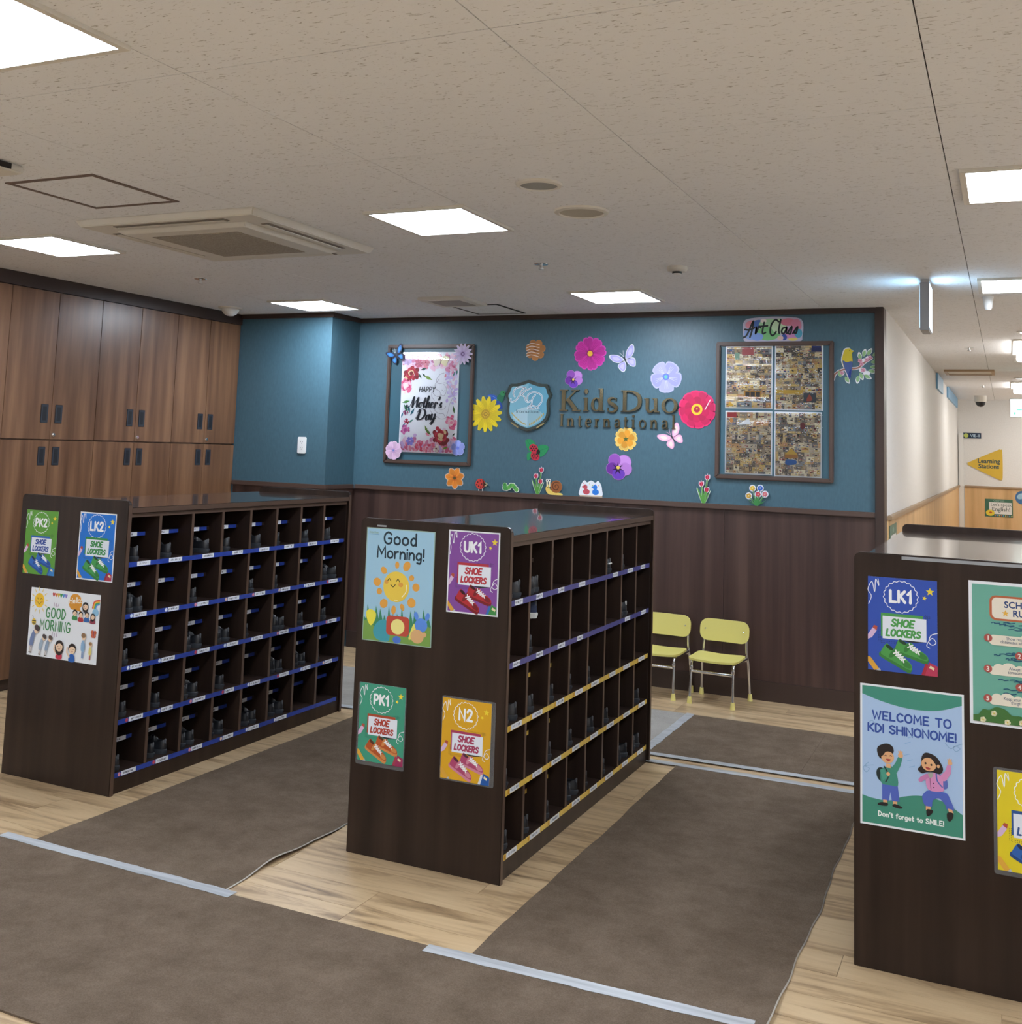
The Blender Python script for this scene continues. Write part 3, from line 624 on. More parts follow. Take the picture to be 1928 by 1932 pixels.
for o in (sh_black, sh_band, sh_dots):
    for ch in list(o.children): bpy.data.objects.remove(ch)
    bpy.data.objects.remove(o)
# ------------------------------------------------------------ cabinets on the left
def cabinet(y0, y1, lab, lock=True):
    t = tag(empty('wall_cabinet', (XC, y0, 0)), lab, 'cabinet', 'tall walnut wall cabinets'); w_ = y1-y0; h = w_/2
    bx('body', (-.42, 0, 0), (-.022, w_, 2.418), M['cab'], t); bx('plinth', (-.02, .0, 0), (-.015, w_, .06), M['trim'], t)
    for i in (0, 1):
        for z0, z1, hz in ((1.4935, 2.415, 1.652), (.065, 1.485, 1.389)):
            a, b = i*h+.0015, (i+1)*h-.0015
            d_ = bx('door', (-.02, a, z0), (0, b, z1), M['cab'], t, bevel=.001)
            hy = h-.056 if i == 0 else h+.056
            hd = bx('handle', (-.001, hy-.029, hz-.058), (.003, hy+.029, hz+.058), M['navyblk'], d_, bevel=.002)
            bx('handle_recess', (.0028, hy-.015, hz-.043), (.0034, hy+.015, hz+.043), M['black'], d_)
    if lock:
        k = MB(); k.lathe([(0, .012), (.009, .012), (.013, .008), (.014, 0)], n=16)
        k.v = [(z, y+h+.024, x+1.522) for x, y, z in k.v]; k.build('lock', M['chrome'], t, smooth=True)
cabinet(4.608, 5.336, 'tall walnut cabinet nearest at the left edge, with black recessed handles')
cabinet(5.336, 6.064, 'tall walnut cabinet in the middle, reflecting the ceiling light')
cabinet(6.064, 6.768, 'tall walnut cabinet next to the blue pillar')
cabinet(3.88, 4.608, 'tall walnut cabinet cut off by the left edge of the view'); cabinet(3.152, 3.88, 'tall walnut cabinet left of the view, unseen', False)
# ------------------------------------------------------------ outlet
t = tag(empty('wall_outlet', (-4.781, YP, 1.503)), 'white double power outlet on the blue pillar', 'outlet')
MB().prism(rrect(-.038, -.062, .038, .062, .012), -.009, 0).build('cover_plate', M['white'], t, bevel=.002)
for dz in (.022, -.022):
    s_ = bx('socket', (-.017, -.011, dz-.018), (.017, -.009, dz+.018), M['white'], t)
    g = MB(); g.box((-.009, -.0114, dz), (-.006, -.011, dz+.009)); g.box((.006, -.0114, dz), (.009, -.011, dz+.009)); g.box((-.003, -.0114, dz-.01), (.003, -.011, dz-.005)); g.build('slots', M['dark'], s_)
# ------------------------------------------------------------ carpets and tapes
def carpet(name, x0, y0, x1, y1, lab, mat, wav=(0, 0, 0, 0), lift=None, h=.006, backing=False):
    nx = max(2, int((x1-x0)/.04)); ny = max(2, int((y1-y0)/.04)); v = []; f = []
    rn = random.Random(hash(name+lab) % 999 if False else len(lab))
    ph = [rn.uniform(0, 6) for _ in range(8)]
    def wob(t_, k): return math.sin(t_*9+ph[k])*.5+math.sin(t_*23+ph[k+1])*.3+math.sin(t_*4+ph[k+2])*.6
    def P(i, j):
        u, w_ = i/nx, j/ny; x = x0+(x1-x0)*u; y = y0+(y1-y0)*w_
        if i == 0: x += wav[0]*wob(y, 0)
        if i == nx: x += wav[1]*wob(y, 2)
        z = h
        if lift: z += lift(u, w_)
        return x, y, z
    for j in range(ny+1):
        for i in range(nx+1): v.append(P(i, j))
    n = len(v)
    f = [(j*(nx+1)+i, j*(nx+1)+i+1, (j+1)*(nx+1)+i+1, (j+1)*(nx+1)+i) for j in range(ny) for i in range(nx)]
    ring = [i for i in range(nx+1)]+[j*(nx+1)+nx for j in range(1, ny+1)]+[ny*(nx+1)+i for i in range(nx-1, -1, -1)]+[j*(nx+1) for j in range(ny-1, 0, -1)]
    b = len(v); v += [(v[i][0], v[i][1], v[i][2]-h+.0003) for i in ring]; k = len(ring)
    f += [(ring[i], b+i, b+(i+1) % k, ring[(i+1) % k]) for i in range(k)]
    o = link(name, pmesh(name, v, f), mat); tag(o, lab, 'carpet')
    if backing:
        P2 = [v[j*(nx+1)+nx] for j in range(ny+1)]; m = MB()
        for a, c in zip(P2[:-1], P2[1:]): m.add([(a[0], a[1], a[2]-.0005), (c[0], c[1], c[2]-.0005), (c[0]+.0035, c[1], c[2]-.0035), (a[0]+.0035, a[1], a[2]-.0035)], [(0, 1, 2, 3)])
        m.build('backing_edge', M['backing'], o)
    return o
def gs(x, c, s): return math.exp(-((x-c)/s)**2)
l1 = lambda u, w_: (.016*gs(w_, .14, .055)+.006*gs(w_, .25, .05))*max(0, (u-.93)/.07)
l2 = lambda u, w_: (.010*gs(w_, .05, .06))*max(0, (u-.95)/.05)
carpet('carpet_runner', -6.2, 2.237, 1.5, 3.128, 'wide brown carpet runner lying across the foreground', M['carpet'], (0, 0, 0, 0))
carpet('carpet_runner', -3.355, 3.132, -2.445, 5.455, 'brown carpet runner between the left and middle lockers with lifted edge', M['carpet'], (.004, .009, 0, 0), l1, backing=True)
carpet('carpet_runner', -1.502, 3.132, -.61, 5.44, 'brown carpet runner between the middle and right lockers', M['carpet'], (.004, .007, 0, 0), l2, backing=True)
carpet('carpet_runner', -1.722, 5.602, -.9421, 6.508, 'brown carpet piece in front of the yellow chairs, left of a seam', M['carpet'])
carpet('carpet_runner', -.941, 5.602, 1.2, 6.508, 'brown carpet piece before the back wall, right of the seam', M['carpet'])
carpet('carpet_runner', -5.0, 5.56, -1.728, 6.508, 'pale grey carpet strip behind the left and middle lockers', M['carpetg'])
def tape(x0, y0, x1, y1, w_, z, lab):
    L = math.hypot(x1-x0, y1-y0); dx, dy = (x1-x0)/L, (y1-y0)/L; n = max(4, int(L/.05)); top = []; bot = []; rn = random.Random(int(L*1000))
    for i in range(n+1):
        s_ = L*i/n; a = w_/2+rn.uniform(-.003, .003); b = w_/2+rn.uniform(-.003, .003)
        top.append((x0+dx*s_-dy*a, y0+dy*s_+dx*a)); bot.append((x0+dx*s_+dy*b, y0+dy*s_-dx*b))
    o = MB().prismz(bot+top[::-1], z, z+.0008).build('floor_tape', M['tape']); tag(o, lab, 'tape', 'white tape on the carpets')
tape(-3.50, 3.135, -2.395, 3.125, .048, .0068, 'white tape strip joining the carpets in front of the left aisle')
tape(-1.64, 3.11, -.60, 3.15, .05, .0068, 'white tape strip joining the carpets in the right foreground')
tape(-1.70, 5.447, .2, 5.475, .05, .0068, 'white tape strip nearer of two parallel behind the right runner')
tape(-1.70, 5.575, .2, 5.605, .05, .0068, 'white tape strip farther of two parallel behind the right runner')
tape(-1.722, 5.64, -1.722, 6.52, .05, .0072, 'white tape strip along the seam of grey and brown carpet')
tape(-4.2, 5.548, -2.3, 5.56, .05, .0068, 'white tape strip seen in the gap beside the left locker')
# ------------------------------------------------------------ children's chairs
ymat = base('yellow_moulded_plastic', (.66, .58, .17), .38); yfoot = base('yellow_rubber', (.74, .66, .22), .5)
def curved_plate(w_, h_, r, th, sag, axis, seat=False):
    n = 12; m = MB(); out = rrect(-w_/2, -h_/2, w_/2, h_/2, r, 6)
    # grid clipped to the rounded outline: rows of the outline swept as a bent sheet
    v = []; nx, nz = 14, 8
    def clampp(x, z):
        ax, az = abs(x), abs(z); cx, cz = w_/2-r, h_/2-r
        if ax > cx and az > cz:
            d_ = math.hypot(ax-cx, az-cz); k = max(ax-cx, az-cz)/max(d_, 1e-9)
            ax, az = cx+(ax-cx)*k, cz+(az-cz)*k
        return math.copysign(ax, x), math.copysign(az, z)
    for side in (0, 1):
        for j in range(nz+1):
            for i in range(nx+1):
                x, z = clampp(w_*(i/nx-.5), h_*(j/nz-.5)); y = sag*(1-(2*x/w_)**2)+th*side
                v.append((x, z, y) if seat else (x, y, z))
    N = (nx+1)*(nz+1); idx = lambda i, j, s_: s_*N+j*(nx+1)+i
    f = [(idx(i, j, s_), idx(i+1, j, s_), idx(i+1, j+1, s_), idx(i, j+1, s_)) for s_ in (0, 1) for j in range(nz) for i in range(nx)]
    ring = [(i, 0) for i in range(nx)]+[(nx, j) for j in range(nz)]+[(i, nz) for i in range(nx, 0, -1)]+[(0, j) for j in range(nz, 0, -1)]
    f += [(idx(*ring[k], 0), idx(*ring[(k+1) % len(ring)], 0), idx(*ring[(k+1) % len(ring)], 1), idx(*ring[k], 1)) for k in range(len(ring))]
    return m.add(v, f)
def chair(loc, rz, lab):
    t = tag(empty('childrens_chair', loc, rz), lab, 'chair', 'yellow chairs by the back wall')
    s = curved_plate(.31, .25, .045, .012, -.008, 0, True); s.v = [(x, y-.02, z+.268+.06*max(0, (y+.02))) for x, y, z in s.v]
    s.build('seat', ymat, t, smooth=True)
    b = curved_plate(.32, .135, .05, .011, .012, 0); b.v = [(x, y+.122+(z)*.12, z+.42) for x, y, z in b.v]
    bo = b.build('backrest', ymat, t, smooth=True)
    for sx in (-1, 1):
        l = MB().tube([(sx*.158, .165, .03), (sx*.150, .145, .24), (sx*.140, .140, .30), (sx*.135, .148, .465)], .0085, 10).build('rear_leg', M['chrome'], t, smooth=True)
        MB().lathe([(0, 0), (.016, 0), (.015, .012), (.0115, .042), (.0085, .042)], (sx*.1585, .1655, 0), 14).build('foot_cap', yfoot, l, smooth=True)
        l = MB().tube([(sx*.137, -.133, .03), (sx*.132, -.118, .225), (sx*.132, -.112, .25), (sx*.135, -.08, .259), (sx*.145, .13, .262)], .0085, 10).build('front_leg', M['chrome'], t, smooth=True)
        MB().lathe([(0, 0), (.016, 0), (.015, .012), (.0115, .042), (.0085, .042)], (sx*.137, -.1335, 0), 14).build('foot_cap', yfoot, l, smooth=True)
        MB().lathe([(0, -.018), (.010, -.014), (.013, 0), (.010, .014), (0, .018)], (sx*.132, -.119, .218), 12).build('stacking_bumper', M['chrome'], t, smooth=True)
        k = MB().lathe([(0, .004), (.004, .003), (.006, 0)], n=12); k.v = [(x+sx*.125, -z+.121+.0, y+.425) for x, y, z in k.v]; k.build('bolt', M['chrome'], bo)
    MB().tube([(-.130, -.1225, .197), (.130, -.1225, .197)], .0095, 10).build('stretcher', M['chrome'], t, smooth=True)
    MB().tube([(-.145, .135, .248), (.145, .135, .248)], .007, 8).build('seat_rail', M['chrome'], t, smooth=True)
chair((-1.664, 6.935, 0), math.radians(-4), 'small yellow chair with chrome legs, the right one in full view')
chair((-2.048, 6.965, 0), math.radians(-3), 'small yellow chair half hidden behind the middle locker')
#PART3
# ------------------------------------------------------------ notices on the locker ends
def paper(name, x0, z0, x1, z1, y, lab, cat='poster', col='#e8ebee', lam=None):
    """a sheet hung with its lower left corner at x0,z0; returns root and an Art in units of the sheet width"""
    if lam:
        lx0, lz0, lx1, lz1 = lam
        t = tag(MB().prism(rrect(lx0-x0, lz0-z0, lx1-x0, lz1-z0, .008), -.0006, 0).build(name, M['lam'], None, (x0, y, z0)), lab, cat); y0 = .0008
        p = bx('sheet', (0, -y0-.0004, 0), (x1-x0, -y0, z1-z0), hexm(col), t); off = y0+.0006
    else:
        t = tag(bx(name, (0, -.0006, 0), (x1-x0, 0, z1-z0), hexm(col)), lab, cat); t.location = (x0, y, z0); off = .0008
    a = Art(off); a.k = x1-x0; a.H = (z1-z0)/(x1-x0); a.root = t
    return a
def done(a, name='printed_design'): return a.build(name, a.root)
def shoe_pic(a, x, z, L, rot, c1, c2, c3):
    ca, sa = math.cos(rot), math.sin(rot)
    T = lambda P: [(x+(u*ca-w_*sa)*L, z+(u*sa+w_*ca)*L) for u, w_ in P]
    a.smooth(T([(-.02, .0), (-.02, .12), (.2, .14), (.6, .1), (1.0, .14), (1.04, .05), (.98, -.04), (.5, -.04), (.1, -.04)]), c2, 4)
    a.smooth(T([(0, .08), (-.01, .3), (.03, .44), (.14, .42), (.24, .36), (.34, .43), (.44, .44), (.56, .34), (.78, .3), (.97, .22), (1.02, .12), (.95, .06), (.5, .05), (.15, .05)]), c1, 4)
    a.ell(*T([(.15, .37)])[0], .13*L, .055*L, c3, rot-.15)
    a.smooth(T([(.72, .24), (.85, .25), (.98, .18), (.95, .1), (.8, .08), (.7, .14)]), c2, 4)
    a.smooth(T([(.26, .3), (.34, .42), (.42, .36), (.36, .14), (.26, .1)]), c2, 4)
    for i in range(4):
        u = .4+.085*i; a.stroke(T([(u-.05, .40-.03*i), (u+.07, .24-.02*i)]), .018, '#f2f2f2', step=False); a.stroke(T([(u-.06, .27-.02*i), (u+.06, .40-.035*i)]), .018, '#f2f2f2', step=False)
    a.off += STEP
def locker_poster(x0, z0, x1, z1, y, bg, code, acc, s1, s2, s3, book, lab, margin=False, lam=None, txt=None):
    a = paper('class_notice', x0, z0, x1, z1, y, lab, lam=lam); H = a.H
    g = .025 if margin else 0
    a.rect(g, g, 1-g, H-g, bg)
    a.curve([(.01+g, H-.42), (.05, H-.30), (.0+g, H-.2), (.06, H-.08), (.10, H-.23), (.115, H-.04), (.16, H-.13), (.15, H-.03)], .011, '#eef0f4')
    n = 90; a.stroke([(.48+(.245+.009*math.sin(20*t))*math.cos(t), H-.28+(.235+.009*math.sin(20*t))*math.sin(t)) for t in [2*PI*i/n for i in range(n)]], .011, '#eef0f4', True)
    if code: a.hand(code, .48, H-.36, .165 if len(code) > 2 else .19, .042, '#f4f5f6', gap=3.2, sx=.82)
    a.star(.90, H-.17, .062, '#f0d638'); a.star(.82, H-.27, .036, '#f0d638', rot=.3)
    v = []; f = []
    for (p, q, nx, nz) in ((.57, H-.55, 14, 2), (.83, H-.63, 2, 6), (.155, .46, 2, 8), (.19, .445, 14, 2)):
        for i in range(nx):
            for j in range(nz):
                X, Z = p+i*.0245, q-.022+j*.0235; k = len(v); v += [(X, Z), (X+.009, Z), (X+.009, Z+.009), (X, Z+.009)]; f.append((k, k+1, k+2, k+3))
    a.raw(v, f, '#1b2030')
    a.poly([(.19, .52), (.80, .52), (.80, .875), (.19, .875)], acc); a.rect(.215, .49, .845, .83, '#e4e9f1')
    a.poly([(.52, .49), (.84, .487), (.66, .462), (.55, .47)], '#202830')
    ac = txt or acc
    a.hand('SHOE', .50, .69, .10, .029, ac, shear=.2, gap=3.0, sx=.86); a.hand('LOCKERS', .51, .54, .095, .028, ac, shear=.2, gap=3.0, sx=.78)
    shoe_pic(a, .39, .31, .47, -.28, s1, s2, s3); shoe_pic(a, .17, .235, .48, -.46, s1, s2, s3)
    a.curve([(1-g, .64), (.91, .6), (.88, .5), (.93, .46), (.98, .5), (.93, .56), (.87, .5), (.85, .44), (.89, .41)], .011, '#eef0f4')
    a.poly([(g, .53), (.07, .64), (.13, .60), (.06, .49), (g, .46)], '#d9b9d8'); a.poly([(.07, .64), (.09, .68), (.14, .665), (.13, .60)], '#b8503c')
    a.poly([(g, .20), (.04, .19), (.17, .02+g), (.09, g), (g, .12)], '#dda53c'); a.poly([(.12, g), (.17, .04+g), (.19, g)], '#b9bdc4')
    a.poly([(.77, g), (.83, .18), (.95, .13), (.95, g)], book[0]); a.poly([(.82, g), (.88, .20), (1-g, .15), (1-g, g)], book[1]); a.poly([(.88, .12), (.90, .155), (.96, .12), (.945, .085)], '#e8dcae')
    done(a)
yA, yB, yC = 3.6703, 3.6627, 3.6695
locker_poster(-4.1025, .894, -3.905, 1.182, yA, '#5b9c34', 'PK2', '#2b62b4', '#2365bd', '#1b4c98', '#12284f', ('#2c5b9c', '#2f7fc4'), 'green shoe lockers notice reading PK2 on the left locker', txt='#2a4a9c')
locker_poster(-3.771, .894, -3.556, 1.191, yA, '#1072d0', 'LK2', '#2f8a44', '#3f9a4c', '#2c7a38', '#154020', ('#8c2638', '#b03046'), 'bright blue notice reading LK2 with white border on the left locker', margin=True)
locker_poster(-1.901, .9275, -1.689, 1.230, yB, '#844a9c', 'UK1', '#b8303c', '#b52630', '#7c1620', '#3a0c12', ('#2c6ab4', '#3f8c46'), 'purple notice reading UK1 with red shoes on the middle locker', margin=True)
locker_poster(-2.258, .3435, -2.058, .630, yB, '#3f9a7c', 'PK1', '#b04a2c', '#b85424', '#d08a4c', '#5c3420', ('#a83a4c', '#9c2c58'), 'teal green notice reading PK1 with orange shoes, lower left on middle locker', lam=(-2.266, .328, -2.0535, .6315), txt='#b04030')
locker_poster(-1.899, .333, -1.70, .6195, yB, '#dca61e', 'N2', '#a83a5c', '#b0466c', '#cf8498', '#4c2438', ('#d8dce4', '#1c58a4'), 'golden notice reading N2 with pink shoes, lower right on middle locker', lam=(-1.903, .3275, -1.6835, .626))
locker_poster(-.4055, .8915, -.2025, 1.179, yC, '#2c4fae', 'LK1', '#4a9c4c', '#4a9a48', '#357c38', '#163c20', ('#a82438', '#b83454'), 'royal blue notice reading LK1 with green shoes on the right locker')
locker_poster(-.042, .3585, .158, .6425, yC, '#e2cc22', '', '#2c5490', '#2c62ac', '#1c4884', '#10264c', ('#2c6ab4', '#3f8c46'), 'yellow notice cut off by the right edge of the view', lam=(-.052, .345, .168, .650))
tag(MB().box((0, -.001, 0), (.49, 0, .010)).build('grey_tape', base('silver_tape', (.32, .33, .34), .45), None, (-.305, yC, 1.2375)), 'grey tape strip along the top edge of the right locker', 'tape')
bx('scuff_mark', (.075, -.0012, 1.222), (.115, -.0003, 1.228), base('silver_tape'), LB)
# landscape good morning sheet
a = paper('greeting_sheet', -4.037, .535, -3.616, .8355, yA, 'white landscape sheet reading GOOD MORNING with sun and children, left locker'); H = a.H
a.ell(.13, H-.13, .072, .078, '#f0c22c')
for i in range(12):
    t_ = 2*PI*i/12+.1; a.stroke([(.13+.095*math.cos(t_), H-.13+.105*math.sin(t_)), (.13+.128*math.cos(t_), H-.13+.14*math.sin(t_))], [.013, .006], '#e8cf78', step=False)
a.off += STEP
for sx in (-.028, .03): a.curve([(.13+sx-.014, H-.12), (.13+sx, H-.105), (.13+sx+.014, H-.12)], .005, '#3a2c20')
for sx in (-.045, .045): a.ell(.13+sx, H-.14, .012, .01, '#e89a3c')
a.curve([(.105, H-.145), (.13, H-.17), (.16, H-.145)], .005, '#3a2c20')
for i, c in enumerate(('#c03038', '#dd7a34', '#d9b23c', '#3f9a54', '#5c98d4', '#8f84cc')):
    x = .335+i*.036; a.smooth([(x, H-.075), (x-.018, H-.045), (x-.010, H-.03), (x, H-.04), (x+.010, H-.03), (x+.018, H-.045)], c, 3)
a.smooth([(.56, H-.09), (.60, H-.03), (.68, H-.02), (.74, H-.07), (.745, H-.13), (.72, H-.165), (.75, H-.2), (.68, H-.185), (.60, H-.18), (.565, H-.14)], '#d9932c', 4)
a.hand('Hello!', .65, H-.12, .055, .010, '#f6efe0', gap=2.4, tilt=.12)
a.hand('GOOD', .385, H-.295, .10, .015, '#3c8a4c', gap=3.4, sx=.68); a.hand('MORNING', .385, H-.425, .10, .015, '#3c8a4c', gap=3.2, sx=.68)
for X, Z, d_ in ((.36, H-.17, -.01), (.385, H-.175, 0), (.41, H-.17, .012)): a.stroke([(X, Z), (X+d_, Z+.035)], .005, '#a06a94')
for X, Z, d_ in ((.36, H-.445, -.012), (.385, H-.45, 0), (.41, H-.445, .012)): a.stroke([(X, Z), (X+d_, Z-.04)], .005, '#a06a94')
for r, c in ((.085, '#d8503c'), (.07, '#e8b43c'), (.056, '#4aa45c'), (.042, '#4a8cd0')): a.curve([(.985-r, H-.14), (.985-r*.75, H-.14+r*.75), (.99, H-.14+r)], .015, c)
a.smooth([(.90, H-.19), (.92, H-.15), (.96, H-.145), (.985, H-.17), (.98, H-.21), (.93, H-.215)], '#8fc0dc', 4)
a.ell(.075, H-.36, .032, .034, '#e8c23c'); a.stroke([(.05, H-.35), (.10, H-.35)], .010, '#2c2418'); a.stroke([(.055, H-.375), (.095, H-.375)], .009, '#2c2418'); a.curve([(.065, H-.325), (.055, H-.30), (.048, H-.305)], .004, '#2c2418')
for dx, dz in ((-.02, .012), (.02, .012), (-.014, -.022), (.014, -.022)): a.ell(.94+dx, H-.40+dz, .019, .022, '#c4603c')
a.stroke([(.94, H-.43), (.94, H-.37)], .008, '#6c3c70')
def head(a, x, z, r, hair, skin='#efcfae', smile=True, long=False):
    if long: a.ell(x, z-.3*r, 1.2*r, 1.45*r, hair)
    a.ell(x, z+.18*r, 1.12*r, 1.08*r, hair); a.ell(x, z-.08*r, .92*r, .92*r, skin); a.smooth([(x-.95*r, z+.15*r), (x-.6*r, z+.95*r), (x+.5*r, z+1.05*r), (x+.98*r, z+.2*r), (x+.4*r, z+.55*r), (x-.2*r, z+.6*r)], hair, 3)
    for s_ in (-1, 1): a.ell(x+s_*.36*r, z-.02*r, .09*r, .12*r, '#2a1c18', n=8)
    if smile: a.curve([(x-.3*r, z-.38*r), (x, z-.55*r), (x+.3*r, z-.38*r)], .09*r, '#a03c34', 3)
for x, z, r, c, lg in ((.80, H-.135, .036, '#b4b8c4', True), (.66, H-.215, .030, '#3f8c4c', False), (.745, H-.225, .028, '#b0343c', False), (.83, H-.22, .028, '#3468ac', False), (.915, H-.23, .028, '#8c3448', True)):
    a.smooth([(x-.036, z-.068), (x-.03, z-.03), (x, z-.02), (x+.03, z-.03), (x+.036, z-.068)], c, 3); head(a, x, z, r, '#221b1a', long=lg)
for x, z, r, c, lg in ((.475, .135, .052, '#c8344c', True), (.66, .125, .048, '#2460b0', False)):
    a.smooth([(x-.04, z-.125), (x-.035, z-.065), (x, z-.045), (x+.035, z-.065), (x+.04, z-.125)], c, 3)
    a.stroke([(x-.035, z-.08), (x-.075, z-.035), (x-.07, z+.01)], .016, '#efcfae'); head(a, x, z, r, '#2a1d1a', long=lg)
def bower(x, z, s, hair, top, leg):
    a.smooth([(x-.03*s, z), (x-.025*s, z+.1*s), (x+.02*s, z+.19*s), (x+.06*s, z+.2*s), (x+.045*s, z+.1*s), (x+.02*s, z)], top, 3)
    a.stroke([(x-.015*s, z), (x-.02*s, z-.07*s)], .014*s, leg); a.stroke([(x+.008*s, z), (x+.003*s, z-.07*s)], .014*s, leg); a.stroke([(x-.03*s, z-.078*s), (x+.01*s, z-.08*s)], .012*s, '#4a4038')
    a.ell(x+.075*s, z+.2*s, .04*s, .042*s, '#efcfae'); a.ell(x+.085*s, z+.23*s, .05*s, .036*s, hair, -.5)
bower(.065, .10, .85, '#4a3a3c', '#7484ac', '#c8b8b0'); bower(.20, .075, .62, '#4a4040', '#a4b4c4', '#c0b0a8'); bower(.29, .07, .62, '#5c4c44', '#8ca0b8', '#c0b0a8')
def stander(x, z, s, hair, top, leg):
    a.rect(x-.016*s, z, x-.002*s, z+.1*s, leg); a.rect(x+.002*s, z, x+.016*s, z+.1*s, leg); a.smooth([(x-.028*s, z+.09*s), (x-.03*s, z+.18*s), (x, z+.22*s), (x+.03*s, z+.17*s), (x+.026*s, z+.09*s)], top, 3); a.ell(x+.006*s, z+.255*s, .032*s, .036*s, '#efcfae'); a.ell(x, z+.275*s, .038*s, .03*s, hair)
stander(.81, .05, .85, '#8c6c4c', '#8cb0d0', '#7c98c4'); stander(.915, .045, .6, '#a4784c', '#e0d078', '#c04c34')
done(a)
# good morning poster with the sun
a = paper('greeting_poster', -2.261, .7885, -1.959, 1.2165, yB, 'light blue poster reading Good Morning! with smiling sun, middle locker', col='#9db8ac'); H = a.H
a.rect(.012, .012, .988, H-.012, '#9fc8de')
a.hand('Good', .50, H-.19, .145, .025, '#122a38', gap=2.6, sx=1.02); a.hand('Morning!', .51, H-.365, .135, .024, '#122a38', gap=2.3, sx=1.0)
cx, cz = .47, .70
for i, (ang, r, w_, h_) in enumerate([(90, .27, .03, .045), (62, .30, .05, .065), (30, .25, .036, .038), (3, .285, .05, .052), (-38, .29, .06, .06), (-68, .265, .03, .045), (-95, .29, .034, .055), (-128, .28, .055, .06), (-163, .255, .04, .04), (172, .285, .052, .056), (135, .27, .04, .05)]):
    t_ = math.radians(ang); a.ell(cx+r*math.cos(t_), cz+r*math.sin(t_), h_, w_, '#e2a244', t_, 16)
a.ell(cx, cz, .19, .19, '#eccb4c', n=40)
a.ell(cx-.145, cz+.05, .028, .026, '#e2a244'); a.ell(cx+.065, cz+.03, .034, .03, '#e2a244')
for sx in (-.105, .022): a.curve([(cx+sx-.024, cz+.065), (cx+sx, cz+.095), (cx+sx+.024, cz+.065)], .009, '#1c2c20')
a.curve([(cx-.08, cz+.02), (cx-.045, cz-.005), (cx-.015, cz+.025)], .010, '#1c2c20'); a.curve([(cx+.15, cz+.03), (cx+.145, cz-.05), (cx+.09, cz-.12)], [.012]*13, '#f6efc8'); a.curve([(cx-.02, cz-.165), (cx+.03, cz-.17)], .008, '#f6efc8')
gr = [(.012, .012), (.012, .30)]
for x in [i/16 for i in range(1, 16)]: gr += [(x-.015, .24+.05*math.sin(x*9)), (x+.012*math.sin(x*50), .40+.07*math.sin(x*37))]
gr += [(.988, .26), (.988, .012)]; a.poly(gr[::-1], '#3d8a62'); a.poly([(.012, .012)]+catmull([(.012, .24), (.10, .25), (.24, .13), (.5, .10), (.76, .12), (.9, .25), (.988, .24)], 5)+[(.988, .012)], '#78a04a')
# plain rounded shapes stand in for the cast at the foot of the sheet
a.smooth([(.05, .36), (.12, .39), (.19, .35), (.18, .26), (.12, .19), (.06, .27)], '#ece14a', 4); a.smooth([(.22, .03), (.16, .14), (.24, .26), (.36, .26), (.40, .03)], '#3f9cab', 4)
a.rr(.35, .10, .68, .34, .05, '#bf4a38'); a.ell(.515, .21, .10, .095, '#f0e48c'); a.ell(.51, .05, .06, .045, '#4a74c8'); a.smooth([(.68, .10), (.74, .26), (.78, .25), (.76, .12), (.70, .07)], '#e8e06a', 4)
a.ell(.85, .26, .09, .085, '#5a8ee0'); a.ell(.775, .37, .03, .05, '#5a8ee0', .3); a.ell(.935, .37, .03, .05, '#5a8ee0', -.3); a.ell(.80, .12, .095, .085, '#dcae78'); a.ell(.90, .15, .03, .03, '#dcae78')
a.font('Kids Duo', .11, H-.07, .036, '#8aa06c'); a.rect(.03, H-.087, .19, H-.082, '#6c9cc4')
done(a)
# welcome poster
a = paper('welcome_poster', -.429, .4235, -.1295, .847, yC, 'pale blue poster reading WELCOME TO KDI SHINONOME! with two waving children'); H = a.H
a.rect(.02, .02, .98, H-.02, '#a9c4e4')
top_ = [(.02, H-.02), (.98, H-.02), (.98, H-.11)]+catmull([(.98, H-.11), (.75, H-.19), (.5, H-.205), (.25, H-.17), (.02, H-.105)], 6); a.poly(top_[::-1], '#3f8e7a')
a.poly([(.02, .02), (.98, .02)]+catmull([(.98, .24), (.8, .34), (.6, .365), (.42, .33), (.28, .27), (.12, .27), (.02, .29)], 6), '#3f8a74')
a.hand('WELCOME TO', .50, H-.345, .078, .018, '#2c4c9c', gap=3); a.hand('KDI SHINONOME!', .50, H-.475, .078, .018, '#2c4c9c', gap=2.5)
a.hand("Don't forget to SMILE!", .49, .105, .045, .010, '#eef3ee', gap=2.6, sx=.92)
def wob(pts): a.curve(pts, .006, '#86a8cc')
wob([(.08, .62), (.03, .56), (.06, .52), (.09, .56), (.05, .58), (.13, .6)]); wob([(.82, .92), (.87, .87), (.92, .90), (.96, .88), (.92, .85), (.90, .89), (.98, .93)]); wob([(.09, 1.03), (.12, 1.045), (.15, 1.02)])
for dx, dz in ((.44, .86), (.47, .92), (.43, .74), (.46, .69), (.48, .63)): a.stroke([(dx, dz), (dx+.05, dz+.02)], .008, '#8fb4dc')
sk = '#e0ab7c'; a.tz = (.874, .21-.305*.874)
def leg(P, w_, c): a.curve(P, w_, c, 4)
